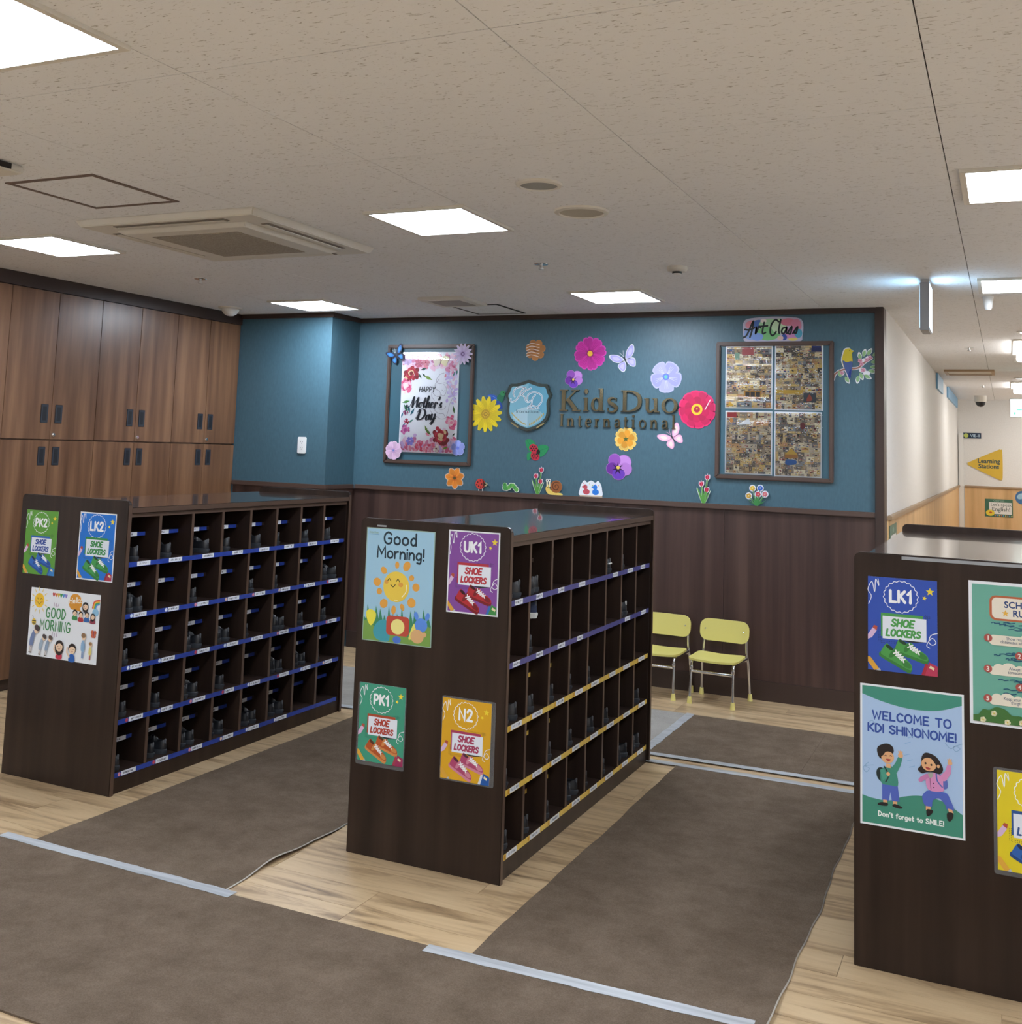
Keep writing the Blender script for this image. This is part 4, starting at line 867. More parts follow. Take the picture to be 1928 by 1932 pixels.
# boy
leg([(.25, .56), (.25, .44), (.24, .37)], [.10, .09, .07], '#4d62b4') if False else a.poly([(.215, .57), (.365, .57), (.385, .38), (.31, .37), (.295, .47), (.28, .37), (.215, .37)], '#4f64b8')
a.rect(.225, .33, .265, .375, sk); a.rect(.32, .33, .36, .375, sk); a.smooth([(.17, .315), (.20, .34), (.265, .345), (.265, .31), (.19, .305)], '#1e1a1c', 3); a.smooth([(.315, .315), (.33, .345), (.37, .34), (.415, .315), (.38, .30)], '#1e1a1c', 3)
a.ell(.215, .655, .055, .085, '#1c2c2c', .2)
a.smooth([(.21, .56), (.20, .68), (.24, .75), (.31, .765), (.35, .72), (.37, .56), (.29, .55)], '#3f8c78', 4); a.stroke([(.33, .72), (.37, .80), (.39, .87)], [.07, .055, .045], '#3f8c78'); a.ell(.395, .905, .025, .028, sk)
for t_ in (-.5, 0, .5): a.stroke([(.395, .91), (.395+.035*math.sin(t_), .91+.045*math.cos(t_))], .012, sk)
a.curve([(.235, .755), (.265, .70), (.275, .64), (.25, .58)], .012, '#1c2c2c'); a.stroke([(.22, .70), (.235, .63), (.27, .66)], [.05, .045, .03], '#4a9a84'); a.ell(.275, .675, .018, .022, sk)
a.rect(.255, .745, .30, .79, sk); a.smooth([(.20, .84), (.17, .90), (.17, .96), (.21, 1.0), (.27, 1.02), (.32, .99), (.325, .92), (.26, .86)], '#201818', 4); a.ell(.27, .865, .062, .07, sk, -.2); a.smooth([(.20, .87), (.19, .95), (.25, .98), (.32, .96), (.325, .925), (.28, .93), (.25, .92), (.225, .88)], '#201818', 4)
a.curve([(.24, .875), (.25, .885), (.262, .877)], .006, '#201818'); a.curve([(.29, .88), (.30, .89), (.31, .88)], .006, '#201818'); a.smooth([(.255, .845), (.30, .845), (.285, .822), (.265, .825)], '#a83c3c', 3)
# girl
a.smooth([(.665, .56), (.62, .52), (.60, .47), (.63, .38), (.69, .38), (.70, .45), (.76, .49), (.82, .42), (.83, .38), (.90, .38), (.86, .50), (.82, .56)], '#4f64b8', 3)
a.rect(.635, .335, .68, .38, sk); a.poly([(.84, .39), (.88, .385), (.895, .34), (.855, .34)], sk); a.smooth([(.645, .345), (.695, .345), (.70, .32), (.66, .27), (.64, .285)], '#1e1a1c', 3); a.smooth([(.835, .34), (.885, .35), (.89, .30), (.86, .25), (.835, .27)], '#1e1a1c', 3)
a.smooth([(.76, .75), (.83, .72), (.84, .62), (.80, .60), (.78, .66)], '#5c6cb4', 4); a.stroke([(.80, .72), (.845, .79), (.855, .86)], [.07, .055, .04], '#d48cb8'); a.ell(.865, .90, .022, .026, sk)
for t_ in (-.6, -.1, .4): a.stroke([(.865, .905), (.865+.035*math.sin(t_), .905+.04*math.cos(t_))], .011, sk)
a.smooth([(.655, .575), (.635, .66), (.65, .74), (.72, .765), (.79, .72), (.80, .62), (.80, .575), (.72, .555)], '#d68ebc', 4); a.stroke([(.65, .72), (.60, .68), (.585, .66)], [.05, .045, .04], '#c87cac')
a.smooth([(.655, .75), (.70, .765), (.705, .73), (.68, .70)], '#a8a89c', 3); a.curve([(.735, .76), (.745, .68), (.79, .62)], .014, '#5c6cb4'); a.stroke([(.675, .70), (.685, .57)], .005, '#5c2c50'); a.ell(.71, .645, .007, .007, '#3c2038'); a.ell(.712, .60, .007, .007, '#3c2038')
a.smooth([(.59, .83), (.56, .78), (.60, .74), (.64, .76), (.70, .77), (.77, .76), (.80, .82), (.77, .90), (.72, .96), (.64, .98), (.60, .93)], '#241a1c', 4); a.ell(.665, .85, .07, .075, sk, .2); a.smooth([(.59, .90), (.64, .96), (.72, .95), (.755, .88), (.76, .80), (.73, .86), (.68, .925), (.62, .92)], '#241a1c', 4)
a.ell(.635, .86, .010, .012, '#201818'); a.ell(.69, .85, .010, .012, '#201818'); a.smooth([(.635, .82), (.68, .81), (.67, .79), (.645, .795)], '#a83c3c', 3); a.ell(.755, .845, .014, .02, sk)
a.tz = (1, 0); done(a)
# rules poster
a = paper('rules_poster', -.113, .768, .188, 1.190, yC, 'green school rules poster with numbered clouds, cut off by the right edge'); H = a.H
a.rect(.03, .03, .97, H-.03, '#6aab97')
rn = random.Random(3)
def waves(x0, x1, z0, z1, n):
    for i in range(n):
        x = rn.uniform(x0, x1-.1); z = rn.uniform(z0, z1); L = rn.uniform(.05, .14); a.curve([(x, z), (x+L*.3, z+.006), (x+L*.6, z-.004), (x+L, z+.004)], .010, '#1c5470', 3)
a.off += STEP; a.rr(.19, H-.375, .81, H-.13, .06, '#b8623c'); a.rr(.212, H-.355, .788, H-.15, .045, '#e8dfcc')
a.font('SCHOOL', .50, H-.243, .088, '#123c74', .022); a.font('RULES', .52, H-.325, .088, '#123c74', .022); a.star(.335, H-.30, .034, '#e0ac44')
waves(.20, .84, .945, 1.01, 16); waves(.22, .52, .635, .72, 10); waves(.25, .84, .44, .50, 12); waves(.3, .84, .32, .40, 10)
def cloud(x0, x1, z0, z1, bump):
    a.rr(x0, z0, x1, z1, (z1-z0)*.45, '#e6deca')
    for bx_, r in bump: a.ell(bx_, z1-.01, r, r*.8, '#e6deca')
cloud(.47, .82, .65, .72, [(.6, .03), (.7, .04)]); cloud(.47, .82, .35, .42, [(.6, .03), (.7, .04)])
cloud(.18, .80, .785, .885, [(.52, .05), (.60, .065), (.70, .05)]); cloud(.18, .80, .495, .575, [(.27, .05), (.36, .07), (.46, .05)]); cloud(.18, .80, .205, .285, [(.25, .05), (.34, .065), (.44, .045)])
for n_, x, z in (('1', .175, .85), ('2', .455, .70), ('3', .17, .55), ('4', .455, .40), ('5', .165, .262)):
    a.ell(x, z, .038, .038, '#a84c44'); a.font(n_, x, z-.021, .062, '#f0e6dc', .02)
for s_, x, z in (('Show respect to your', .50, .845), ('classmates and your teachers', .50, .81), ('Always listen when', .50, .555), ('someone is speaking', .50, .52), ('Keep your hands, feet and', .50, .262), ('things to yourself', .50, .228)): a.font(s_, x, z, .044, '#4a5a74', sx=.82)
a.poly([(.03, .03)]+catmull([(.03, .09), (.08, .10), (.12, .15), (.18, .15), (.24, .185), (.32, .17), (.38, .12), (.46, .12), (.54, .08), (.66, .09), (.80, .12), (.97, .10)], 4)+[(.97, .03)], '#3f7034')
for x, z in ((.22, .12), (.12, .05), (.34, .05), (.47, .06), (.72, .06), (.86, .08)): a.petals(x, z, 5, .0, .028, .012, '#e6e0b8', tip=.6); a.ell(x, z, .008, .008, '#d0b84c', n=8)
done(a)
# ------------------------------------------------------------ the blue wall
def frame(x0, z0, x1, z1, lab):
    t = tag(empty('poster_frame', (x0, YW, z0)), lab, 'frame'); W, Hh = x1-x0, z1-z0; wd = .029
    for nm, o_, i_ in (('bottom', ((0, 0), (W, 0), (W-wd, wd), (wd, wd)), 0), ('top', ((0, Hh), (wd, Hh-wd), (W-wd, Hh-wd), (W, Hh)), 0), ('left', ((0, 0), (wd, wd), (wd, Hh-wd), (0, Hh)), 0), ('right', ((W, 0), (W, Hh), (W-wd, Hh-wd), (W-wd, wd)), 0)):
        MB().prism(list(o_), -.022, -.001).build('moulding', M['rail'], t, bevel=.006)
    MB().prism([(wd, wd), (W-wd, wd), (W-wd, Hh-wd), (wd, Hh-wd)], -.004, -.001).build('backing_board', base('frame_backing_teal', (.045, .12, .16), .35), t)
frame(-4.297, 1.391, -3.553, 2.292, 'brown picture frame holding the Mother\'s Day print')
frame(-1.752, 1.385, -.994, 2.290, 'brown picture frame holding four photo collages, below the Art Class sign')
gloss = lambda h: base('gloss_'+h, lin(h), .12, coat=1)
def cutout(name, x, z, lab, cat='wall cut-out', y=YW, k=1.0):
    a = Art(.001); a.at = (x, y, z); a.lab = lab; a.cat = cat; a.nm = name; return a
def fin(a, grp='paper cut-outs on the blue wall'): return tag(a.build(a.nm, None, a.at), a.lab, a.cat, grp)
# mother's day print
y = YW-.0045; t = paper('mothers_day_print', -4.171, 1.478, -3.681, 2.235, y, 'white print reading HAPPY Mother\'s Day bordered with pink and red flowers'); a = t; H = a.H; a.st = .12
a.rect(0, 0, 1, H, gloss('#f2f6fd'))
rn = random.Random(11)
def peony(x, z, r, cols, n=34):
    for i in range(n):
        q = (1-i/n); ang = rn.uniform(0, 6.28); rr = r*q*.8; c = cols[min(len(cols)-1, int((1-q)*len(cols)))]
        a.ell(min(max(x+rr*math.cos(ang), .03), .97), min(max(z+rr*math.sin(ang), .03), H-.03), min(r*.32*rn.uniform(.6, 1), .03 if x < .05 else 1), r*.22, c if rn.random() > .25 else rn.choice(cols), rn.uniform(0, 3), 9)
def clampE(x, z, rx, rz, c, rot=0):
    m_ = max(rx, rz); a.ell(min(max(x, m_), 1-m_), min(max(z, m_), H-m_), rx, rz, c, rot, 9)
for i in range(130):
    zt = rn.choice([H-.13, .10]); clampE(rn.uniform(.05, .95), zt+rn.uniform(-.09, .06), rn.uniform(.05, .09), rn.uniform(.04, .07), rn.choice(['#f0d4e2', '#ecc4d8', '#e8cce4', '#f0dce8']), rn.uniform(0, 3))
for i in range(170):      # washes of pink along top and foot
    if i % 2: x, z = rn.uniform(0, 1), H-.03-abs(rn.gauss(0, .11))
    else: x, z = rn.uniform(0, 1), .03+abs(rn.gauss(0, .10))
    clampE(x, z, rn.uniform(.02, .06), rn.uniform(.015, .035), rn.choice(['#e7a9c4', '#d98bb0', '#edc3d6', '#cfb2e0', '#e58aa0', '#d6688c', '#e9d3e6', '#c47aa4']), rn.uniform(0, 3))
for i in range(36): clampE(rn.uniform(.80, 1), rn.uniform(.7, 1.25), rn.uniform(.02, .05), rn.uniform(.015, .03), rn.choice(['#cfc4ec', '#dcd6f2', '#e4c6dc', '#c9b6e6']), rn.uniform(0, 3))
def leaf(x, z, L, ang, c): a.poly([(x, z), (x+L*.5*math.cos(ang)-L*.16*math.sin(ang), z+L*.5*math.sin(ang)+L*.16*math.cos(ang)), (x+L*math.cos(ang), z+L*math.sin(ang)), (x+L*.5*math.cos(ang)+L*.16*math.sin(ang), z+L*.5*math.sin(ang)-L*.16*math.cos(ang))], c)
for x, z, L, an, c in ((.33, H-.28, .12, .3, '#1f4a44'), (.36, H-.33, .10, -.7, '#23483c'), (.40, H-.37, .16, -.4, '#7a9c3c'), (.30, H-.33, .1, -1, '#2c5a48'), (.03, .76, .14, .2, '#4a8c3c'), (.06, .74, .16, -1.0, '#2a6a4c'), (.14, .72, .13, -1.3, '#1f6a74'), (.18, .56, .14, 1.0, '#2c6a7c'), (.02, .52, .1, 1.2, '#3c7c9c'), (.16, .45, .1, .6, '#4a8c7c'), (.04, .34, .13, 1.1, '#3a7a94'), (.50, .30, .13, 2.0, '#6c8c3c'), (.56, .27, .14, 2.4, '#5a7c34'), (.95, .60, .13, 1.8, '#3c6c34'), (.90, H-.38, .10, 1.2, '#3c8a84'), (.96, H-.36, .10, 1.5, '#2f7a70'), (.76, .06, .12, .4, '#7ca03c'), (.92, .26, .08, .8, '#2c4a34')): leaf(x, z, L, an, c)
RD = ['#7c1424', '#a01c30', '#c4344c', '#a81c28', '#e0c89c']; PK = ['#e06a90', '#e88cac', '#d2507c', '#f0c0d0', '#f4e2dc']
peony(.17, H-.33, .15, RD, 44); peony(.08, H-.52, .13, PK, 36); peony(.73, .26, .16, RD, 48); peony(.90, .47, .12, PK, 34); peony(.10, .34, .09, ['#c85a9c', '#d880b4', '#b04a90'], 24); peony(.10, .60, .05, ['#8c2c5c', '#b45c84', '#5c2048'], 14); peony(.12, .47, .055, ['#a82444', '#c84c6c', '#701830'], 16); peony(.88, H-.26, .09, ['#d88cb0', '#c4567c', '#e4b4cc'], 22)
a.petals(.10, H-.12, 8, .01, .085, .024, '#cdb4dc', .2); a.petals(.30, H-.17, 7, .01, .075, .02, '#cf6c88'); a.petals(.42, H-.16, 7, .01, .07, .02, '#dc8c9c'); a.ell(.42, H-.16, .012, .012, '#a02c3c'); a.ell(.30, H-.17, .012, .012, '#a02c3c')
a.petals(.20, .17, 6, .01, .07, .024, '#8c84d8'); a.petals(.66, .07, 5, .01, .06, .022, '#f0ece4'); a.ell(.66, .07, .014, .014, '#5c3424'); a.petals(.92, .12, 8, .01, .07, .016, '#d8c4e8', .3)
for i in range(26): clampE(rn.uniform(.3, .62), rn.uniform(.02, .16), .028, .018, rn.choice(['#d84c6c', '#e0708c', '#e89aac']), rn.uniform(0, 3))
for sx in (-1, 1): a.smooth([(.68, H-.15), (.68+sx*.06, H-.06), (.68+sx*.15, H-.09), (.68+sx*.12, H-.16), (.68+sx*.10, H-.22), (.68+sx*.04, H-.20)], '#e2dcb4' if sx > 0 else '#dfd6c4', 4)
a.stroke([(.665, H-.21), (.69, H-.13)], [.006, .014], '#2c2824')
ln = '#8a7f92'
for P in ([(.97, .82), (.90, .90), (.86, 1.0), (.78, 1.07), (.66, 1.06), (.62, 1.12), (.68, 1.2), (.75, 1.22)], [(.66, 1.12), (.60, 1.05), (.61, .98), (.68, .94), (.70, .88), (.66, .86), (.60, .88), (.55, .93), (.55, .86), (.60, .80)], [(.75, 1.05), (.80, .98), (.79, .92), (.75, .87), (.70, .90)], [(.54, .76), (.52, .68), (.57, .60), (.64, .56), (.72, .52), (.80, .53)], [(.58, .74), (.62, .64), (.70, .60), (.76, .60), (.80, .54)], [(.92, .86), (.86, .74), (.84, .64), (.81, .54)], [(.66, .68), (.72, .66), (.78, .68), (.80, .72)], [(.72, .96), (.75, .945), (.78, .96)], [(.64, .87), (.66, .86), (.68, .87)]): a.curve(P, .0045, ln, 5)
a.hand('HAPPY', .46, .93, .075, .012, '#26343c', shear=.18, gap=2.6, sx=.8)
def script(txt_paths, x, z, s, c, wd):
    for P in txt_paths:
        Q = catmull([(x+(u+v_*.22)*s, z+v_*s) for u, v_ in P], 6); Wn = []
        for i in range(len(Q)):
            p, q_ = Q[max(i-1, 0)], Q[min(i+1, len(Q)-1)]; dx, dz = q_[0]-p[0], q_[1]-p[1]; L = math.hypot(dx, dz)+1e-9
            Wn.append(wd*(.28+.80*max(0, -dz/L)))
        a.stroke(Q, Wn, c)
ink = '#141f2c'
script([[(-.1, .15), (0, 0), (.25, .1), (.42, .95), (.5, 1.0), (.52, .6), (.55, .05)], [(.55, .05), (.8, .6), (.98, 1.0), (1.0, .6), (1.02, .1), (1.12, .02), (1.2, .12)],
        [(1.5, .5), (1.28, .4), (1.25, .12), (1.42, 0), (1.56, .2), (1.5, .5), (1.7, .4)], [(1.82, .9), (1.78, .3), (1.84, .02), (1.98, .12)], [(1.66, .62), (2.0, .62)],
        [(2.05, .1), (2.22, .7), (2.24, 1.1), (2.12, 1.0), (2.1, 0)], [(2.1, .1), (2.28, .48), (2.38, .4), (2.36, .1), (2.45, 0), (2.55, .12)],
        [(2.58, .25), (2.82, .38), (2.76, .52), (2.62, .4), (2.6, .08), (2.76, 0), (2.92, .18)], [(2.95, .45), (3.05, .5), (3.02, 0)], [(3.04, .2), (3.16, .48), (3.28, .42)],
        [(3.42, 1.0), (3.36, .8)], [(3.55, .18), (3.72, .52), (3.66, .3), (3.76, .1), (3.62, 0), (3.5, .08)]], .13, .69, .155, ink, .034)
script([[(.35, .85), (.28, .4), (.26, .05)], [(.1, .7), (.3, 1.0), (.75, .95), (.95, .55), (.7, .1), (.3, 0), (.08, .12), (.1, .28)],
        [(1.42, .5), (1.18, .4), (1.15, .1), (1.3, 0), (1.42, .3), (1.44, .5), (1.44, .1), (1.56, .05)], [(1.68, .5), (1.68, .12), (1.8, .05), (1.98, .45)], [(2.0, .5), (1.96, 0), (1.8, -.4), (1.66, -.3), (1.9, -.02), (2.15, .2)]], .27, .50, .165, ink, .036)
done(a)
# collages
pal = ['#b89c60', '#cbbb8c', '#7c6444', '#342c28', '#4a4038', '#c8bfa4', '#948468', '#a87440', '#d6ceb8', '#5c6874', '#a48c5c', '#8c7c74', '#b0a48c', '#40404a', '#bc9c4c', '#a89c88', '#2c2624', '#6c5c4c']
for k, (x0, z0, x1, z1, nm) in enumerate(((-1.690, 1.848, -1.381, 2.264, 'upper left'), (-1.367, 1.842, -1.061, 2.268, 'upper right'), (-1.687, 1.419, -1.380, 1.832, 'lower left'), (-1.366, 1.415, -1.069, 1.832, 'lower right'))):
    a = paper('photo_collage', x0, z0, x1, z1, YW-.0045, nm+' of four sheets of small photographs in the right-hand frame', 'photo collage', '#e4e8ee'); H = a.H; rn = random.Random(40+k); a.root['group'] = 'photo collages in the frame'
    g0 = .025; z = g0
    a.rect(g0, g0, 1-g0, H-g0, gloss('#5a4a3c'))
    while z < H-g0-.01:
        h_ = min(rn.choice([.05, .07, .09, .11]), H-g0-z); x = g0
        if H-g0-z-h_ < .04: h_ = H-g0-z
        while x < 1-g0-.01:
            w_ = min(rn.choice([.06, .09, .12, .16]), 1-g0-x)
            if 1-g0-x-w_ < .05: w_ = 1-g0-x
            c = shade(greyed(rn.choice(pal), .2 if k < 2 else .3), 1.15); sv = a.off; jj = lambda: rn.uniform(-.006, .006) if g0+.01 < x and x+w_ < .96 and z > .04 and z+h_ < H-.04 else 0
            a.off += STEP*rn.choice([0, .3, .6]); a.raw([(x+jj(), z+jj()), (x+w_+jj(), z+jj()), (x+w_+jj(), z+h_+jj()), (x+jj(), z+h_+jj())], [(0, 1, 2, 3)], c, False); a.off += STEP*.4
            for q in range(rn.randint(4, 8)):
                px = x+w_*rn.uniform(.15, .85); pz = z+h_*rn.uniform(.2, .8); r = min(w_, h_)*rn.uniform(.09, .2)
                cc = rn.choice(['#1c1614', '#2a201c', '#efe6d0', '#8a2c2c', '#e0b890', '#3c5c94', '#f4efe2', '#d8b23c', '#241c1a', '#c87c7c'])
                a.off += STEP*.25
                if q % 2: a.raw([(px+r*math.cos(t), pz+r*.8*math.sin(t)) for t in [i*PI/3 for i in range(6)]], [tuple(range(6))], cc, False)
                else: a.raw([(px-r*1.4, pz-r*.6), (px+r*1.4, pz-r*.7), (px+r*1.3, pz+r*.5), (px-r*1.2, pz+r*.6)], [(0, 1, 2, 3)], cc, False)
            a.off = sv+STEP*.0; x += w_
        z += h_
    a.off += STEP*3
    if k == 3: a.ell(.60, H-.30, .055, .075, '#74141f'); a.smooth([(.25, .26), (.45, .27), (.46, .36), (.26, .37)], '#2468b4', 4); a.rect(.22, .40, .50, .48, '#b8803c'); a.poly([(.22, .48), (.5, .48), (.36, .62)], '#d9b44c')
    if k == 1: a.rect(.03, .35, .58, .43, '#d8b03c'); a.rect(.60, .17, .86, .37, '#3a4450'); a.smooth([(.66, .2), (.72, .34), (.78, .22)], '#b8503c', 3); a.rect(.76, H-.15, .96, H-.03, '#1c2c6c')
    if k == 0: a.rect(.40, .22, .76, .38, '#c48a34'); [a.rect(.43+.11*i, .25, .52+.11*i, .36, '#3c3430') for i in range(3)]; a.rect(.35, H-.2, .60, H-.04, '#a84c4c'); a.rect(.2, H-.3, .3, H-.15, '#7c9c84'); a.poly([(.05, .05), (.2, .05), (.1, .15)], '#e0b43c')
    if k == 2: a.rect(.04, H-.14, .24, H-.03, '#b42c30'); a.ell(.13, H-.2, .04, .05, '#c8843c'); a.poly([(.25, H-.3), (.5, H-.15), (.55, H-.28)], '#e6e8ea')
    done(a, 'photographs')
    lamn = M.setdefault('lamfilm', base('laminate_gloss', (.9, .9, .9), .06, alpha=.06, coat=1))
# bump the gloss so that the laminate catches the lamps in streaks
for nm in list(_m):
    if nm.startswith('gloss_'):
        m = _m[nm]; t_, n, l, b = nt(m); nz = n.new('ShaderNodeTexNoise'); nz.inputs['Scale'].default_value = 5; bp = n.new('ShaderNodeBump'); bp.inputs['Strength'].default_value = .35; bp.inputs['Distance'].default_value = .01
        ge = n.new('ShaderNodeNewGeometry'); l.new(ge.outputs['Position'], nz.inputs['Vector']); l.new(nz.outputs[0], bp.inputs['Height']); l.new(bp.outputs[0], b.inputs['Normal']); l.new(bp.outputs[0], b.inputs['Coat Normal'])
def film_mat():
    m = bpy.data.materials.new('clear_laminate'); m.use_nodes = True; n, l = m.node_tree.nodes, m.node_tree.links; n.clear()
    o = n.new('ShaderNodeOutputMaterial'); mx = n.new('ShaderNodeMixShader'); tr = n.new('ShaderNodeBsdfTransparent'); gl = n.new('ShaderNodeBsdfGlossy'); fr = n.new('ShaderNodeFresnel')
    gl.inputs['Roughness'].default_value = .035; fr.inputs['IOR'].default_value = 1.33
    nz = n.new('ShaderNodeTexNoise'); nz.inputs['Scale'].default_value = 14; nz.inputs['Detail'].default_value = 4; ge = n.new('ShaderNodeNewGeometry'); bp = n.new('ShaderNodeBump'); bp.inputs['Strength'].default_value = .5; bp.inputs['Distance'].default_value = .003
    l.new(ge.outputs['Position'], nz.inputs['Vector']); l.new(nz.outputs[0], bp.inputs['Height']); l.new(bp.outputs[0], gl.inputs['Normal'])
    l.new(fr.outputs[0], mx.inputs[0]); l.new(tr.outputs[0], mx.inputs[1]); l.new(gl.outputs[0], mx.inputs[2]); l.new(mx.outputs[0], o.inputs[0]); return m
FM = film_mat()
def film(root, w_, h_, off, fn):      # a thin clear sheet in front of a print, fn(z) = how far it stands off
    n = 60; v = []; f = []
    for j in range(n+1): z = h_*j/n; v += [(0, -off-fn(z), z), (w_, -off-fn(z), z)]
    f = [(2*j, 2*j+1, 2*j+3, 2*j+2) for j in range(n)]; link('laminate', pmesh('laminate', v, f, True), FM, root)
film(t.root, .49, .757, .0045, lambda z: .0105 if z < .690 else .0105-.145*(z-.690))
for k, o_ in enumerate([o for o in C.objects if o.name.startswith('photo_collage')]):
    film(o_, .305, .41, .0022, lambda z, k=k: .0018*(1+math.sin(z*52+k*2.1))*(.6+.4*math.sin(z*17+k)))
# Art Class sign
a = cutout('art_class_sign', -1.383, 2.372, 'rounded watercolour sign reading Art Class above the right-hand frame', 'sign'); W2, H2 = .196, .082
P = catmull([(-.19, -.05), (-.196, .0), (-.19, .05), (-.15, .073), (0, .082), (.15, .073), (.19, .05), (.196, 0), (.19, -.05), (.17, -.082), (0, -.083), (-.17, -.082)], 4, True)
a.poly(P, '#b9b4c8', .003); a.off += .0032
for x, z, rx, rz, c in ((-.13, .03, .05, .03, '#d98a96'), (-.09, .035, .045, .028, '#4a6cae'), (-.02, .03, .07, .04, '#a8cfa0'), (-.14, -.03, .05, .04, '#8aa6dc'), (-.03, -.03, .08, .045, '#7cbf7c'), (.04, .02, .05, .05, '#c4dcb4'), (.10, .045, .05, .025, '#d0788c'), (.15, .02, .035, .045, '#cf7f98'), (.12, -.03, .05, .04, '#c98ab8'), (.165, -.03, .025, .03, '#4a9cb8'), (.075, -.055, .018, .02, '#2c4ca0'), (.13, -.068, .03, .010, '#e0cc6c'), (.05, -.06, .02, .016, '#d8b8b0'), (-.1, -.05, .04, .026, '#7c9cdc'), (-.06, .055, .02, .014, '#e8dcd4')): a.ell(x, z, rx, rz, c)
a.k = 1
def aw(P, w_=.0115): a.curve(P, w_, '#101c1c', 6)
aw([(-.188, -.052), (-.176, -.046), (-.160, -.02), (-.128, .052), (-.136, -.012), (-.148, -.052)]); aw([(-.182, .0), (-.15, -.003), (-.118, .010)]); aw([(-.112, -.028), (-.106, .012), (-.11, -.026), (-.088, .018), (-.078, .010)]); aw([(-.055, .045), (-.066, -.012), (-.062, -.03), (-.046, -.022)]); aw([(-.09, .018), (-.034, .022)])
aw([(.038, .048), (.018, .062), (-.008, .030), (-.016, -.018), (-.004, -.042), (.012, -.034), (.022, -.018)]); aw([(.052, .062), (.040, .0), (.042, -.028)]); aw([(.088, .008), (.066, .004), (.058, -.02), (.07, -.032), (.086, -.006), (.090, .008), (.088, -.026), (.098, -.028)]); aw([(.10, -.02), (.122, .014), (.120, -.012), (.112, -.034), (.098, -.026)]); aw([(.13, -.03), (.158, .012), (.156, -.01), (.148, -.03), (.134, -.022)])
fin(a)
# crest
t = tag(empty('crest_sign', (-3.106, YW, 1.845)), 'shield-shaped crest with white KD monogram and dark green border', 'sign')
sh = [(0, .185), (.05, .168), (.10, .155), (.15, .150), (.168, .105), (.182, .075), (.165, .03), (.168, -.04), (.155, -.10), (.10, -.150), (.05, -.175), (0, -.188)]
sh = catmull(sh, 3); sh = sh+[(-x, z) for x, z in sh[::-1][1:-1]]
MB().prism(sh[::-1], -.024, -.001).build('border', base('dark_green_gloss', (.012, .03, .028), .15, coat=1), t, bevel=.006)
inn = [(x*.86, z*.86) for x, z in sh]; MB().prism(inn[::-1], -.026, -.02).build('face', hexm('#7cb4c8', .25), t)
a = Art(.0265); rgt = [(x*.86, z*.86) for x, z in sh if x >= -1e-6]; a.poly(rgt, '#5f9fb8')
a.poly([(x*.72, -.05+max(-.1, -.0)) for x in ()] or [(-.12, -.06), (-.08, -.032), (-.03, -.015), (0, -.012), (0, -.155), (-.05, -.14), (-.11, -.10)], '#a9c6d0'); a.poly([(.12, -.06), (.08, -.032), (.03, -.015), (0, -.012), (0, -.155), (.05, -.14), (.11, -.10)], '#8fb4c0')
a.font('International', 0, -.056, .036, '#1c3c48')
for sx in (-1, 1):
    for i in range(9): tt = i/8; X = sx*(.018+.105*tt); Z = -.135+.075*tt**1.4; a.ell(X, Z, .010, .0042, '#b8a050', sx*(.9+.4*tt)+.4, 8)
a.build('face_print', t)
a = Art(.0275)
for w_, c in ((.011, '#eef4f6'), (.004, '#2f5c74')):
    for P in ([(-.135, .045), (-.14, .03), (-.12, .022), (-.085, .045), (-.055, .10), (-.028, .125)], [(-.105, .06), (-.118, .085), (-.10, .118), (-.06, .13), (-.02, .122)], [(.02, .122), (-.02, .105), (-.055, .072)], [(-.055, .075), (-.03, .06), (-.015, .03), (.005, .022), (.02, .035)], [(.055, .075), (.035, .05), (.03, .02), (.025, -.01)], [(-.005, .035), (.0, .075), (.045, .095), (.10, .075), (.108, .035), (.085, .0), (.05, -.022), (.0, -.02), (.02, -.002), (.06, -.008), (.085, -.022)]): a.curve(P, w_, c, 6)
a.build('monogram', t)
a = Art(.0255); 
for sx in (-1, 1): a.stroke([(sx*.125, -.128), (sx*.075, -.158)], .010, '#9c8a5c')
a.build('gold_band', t)
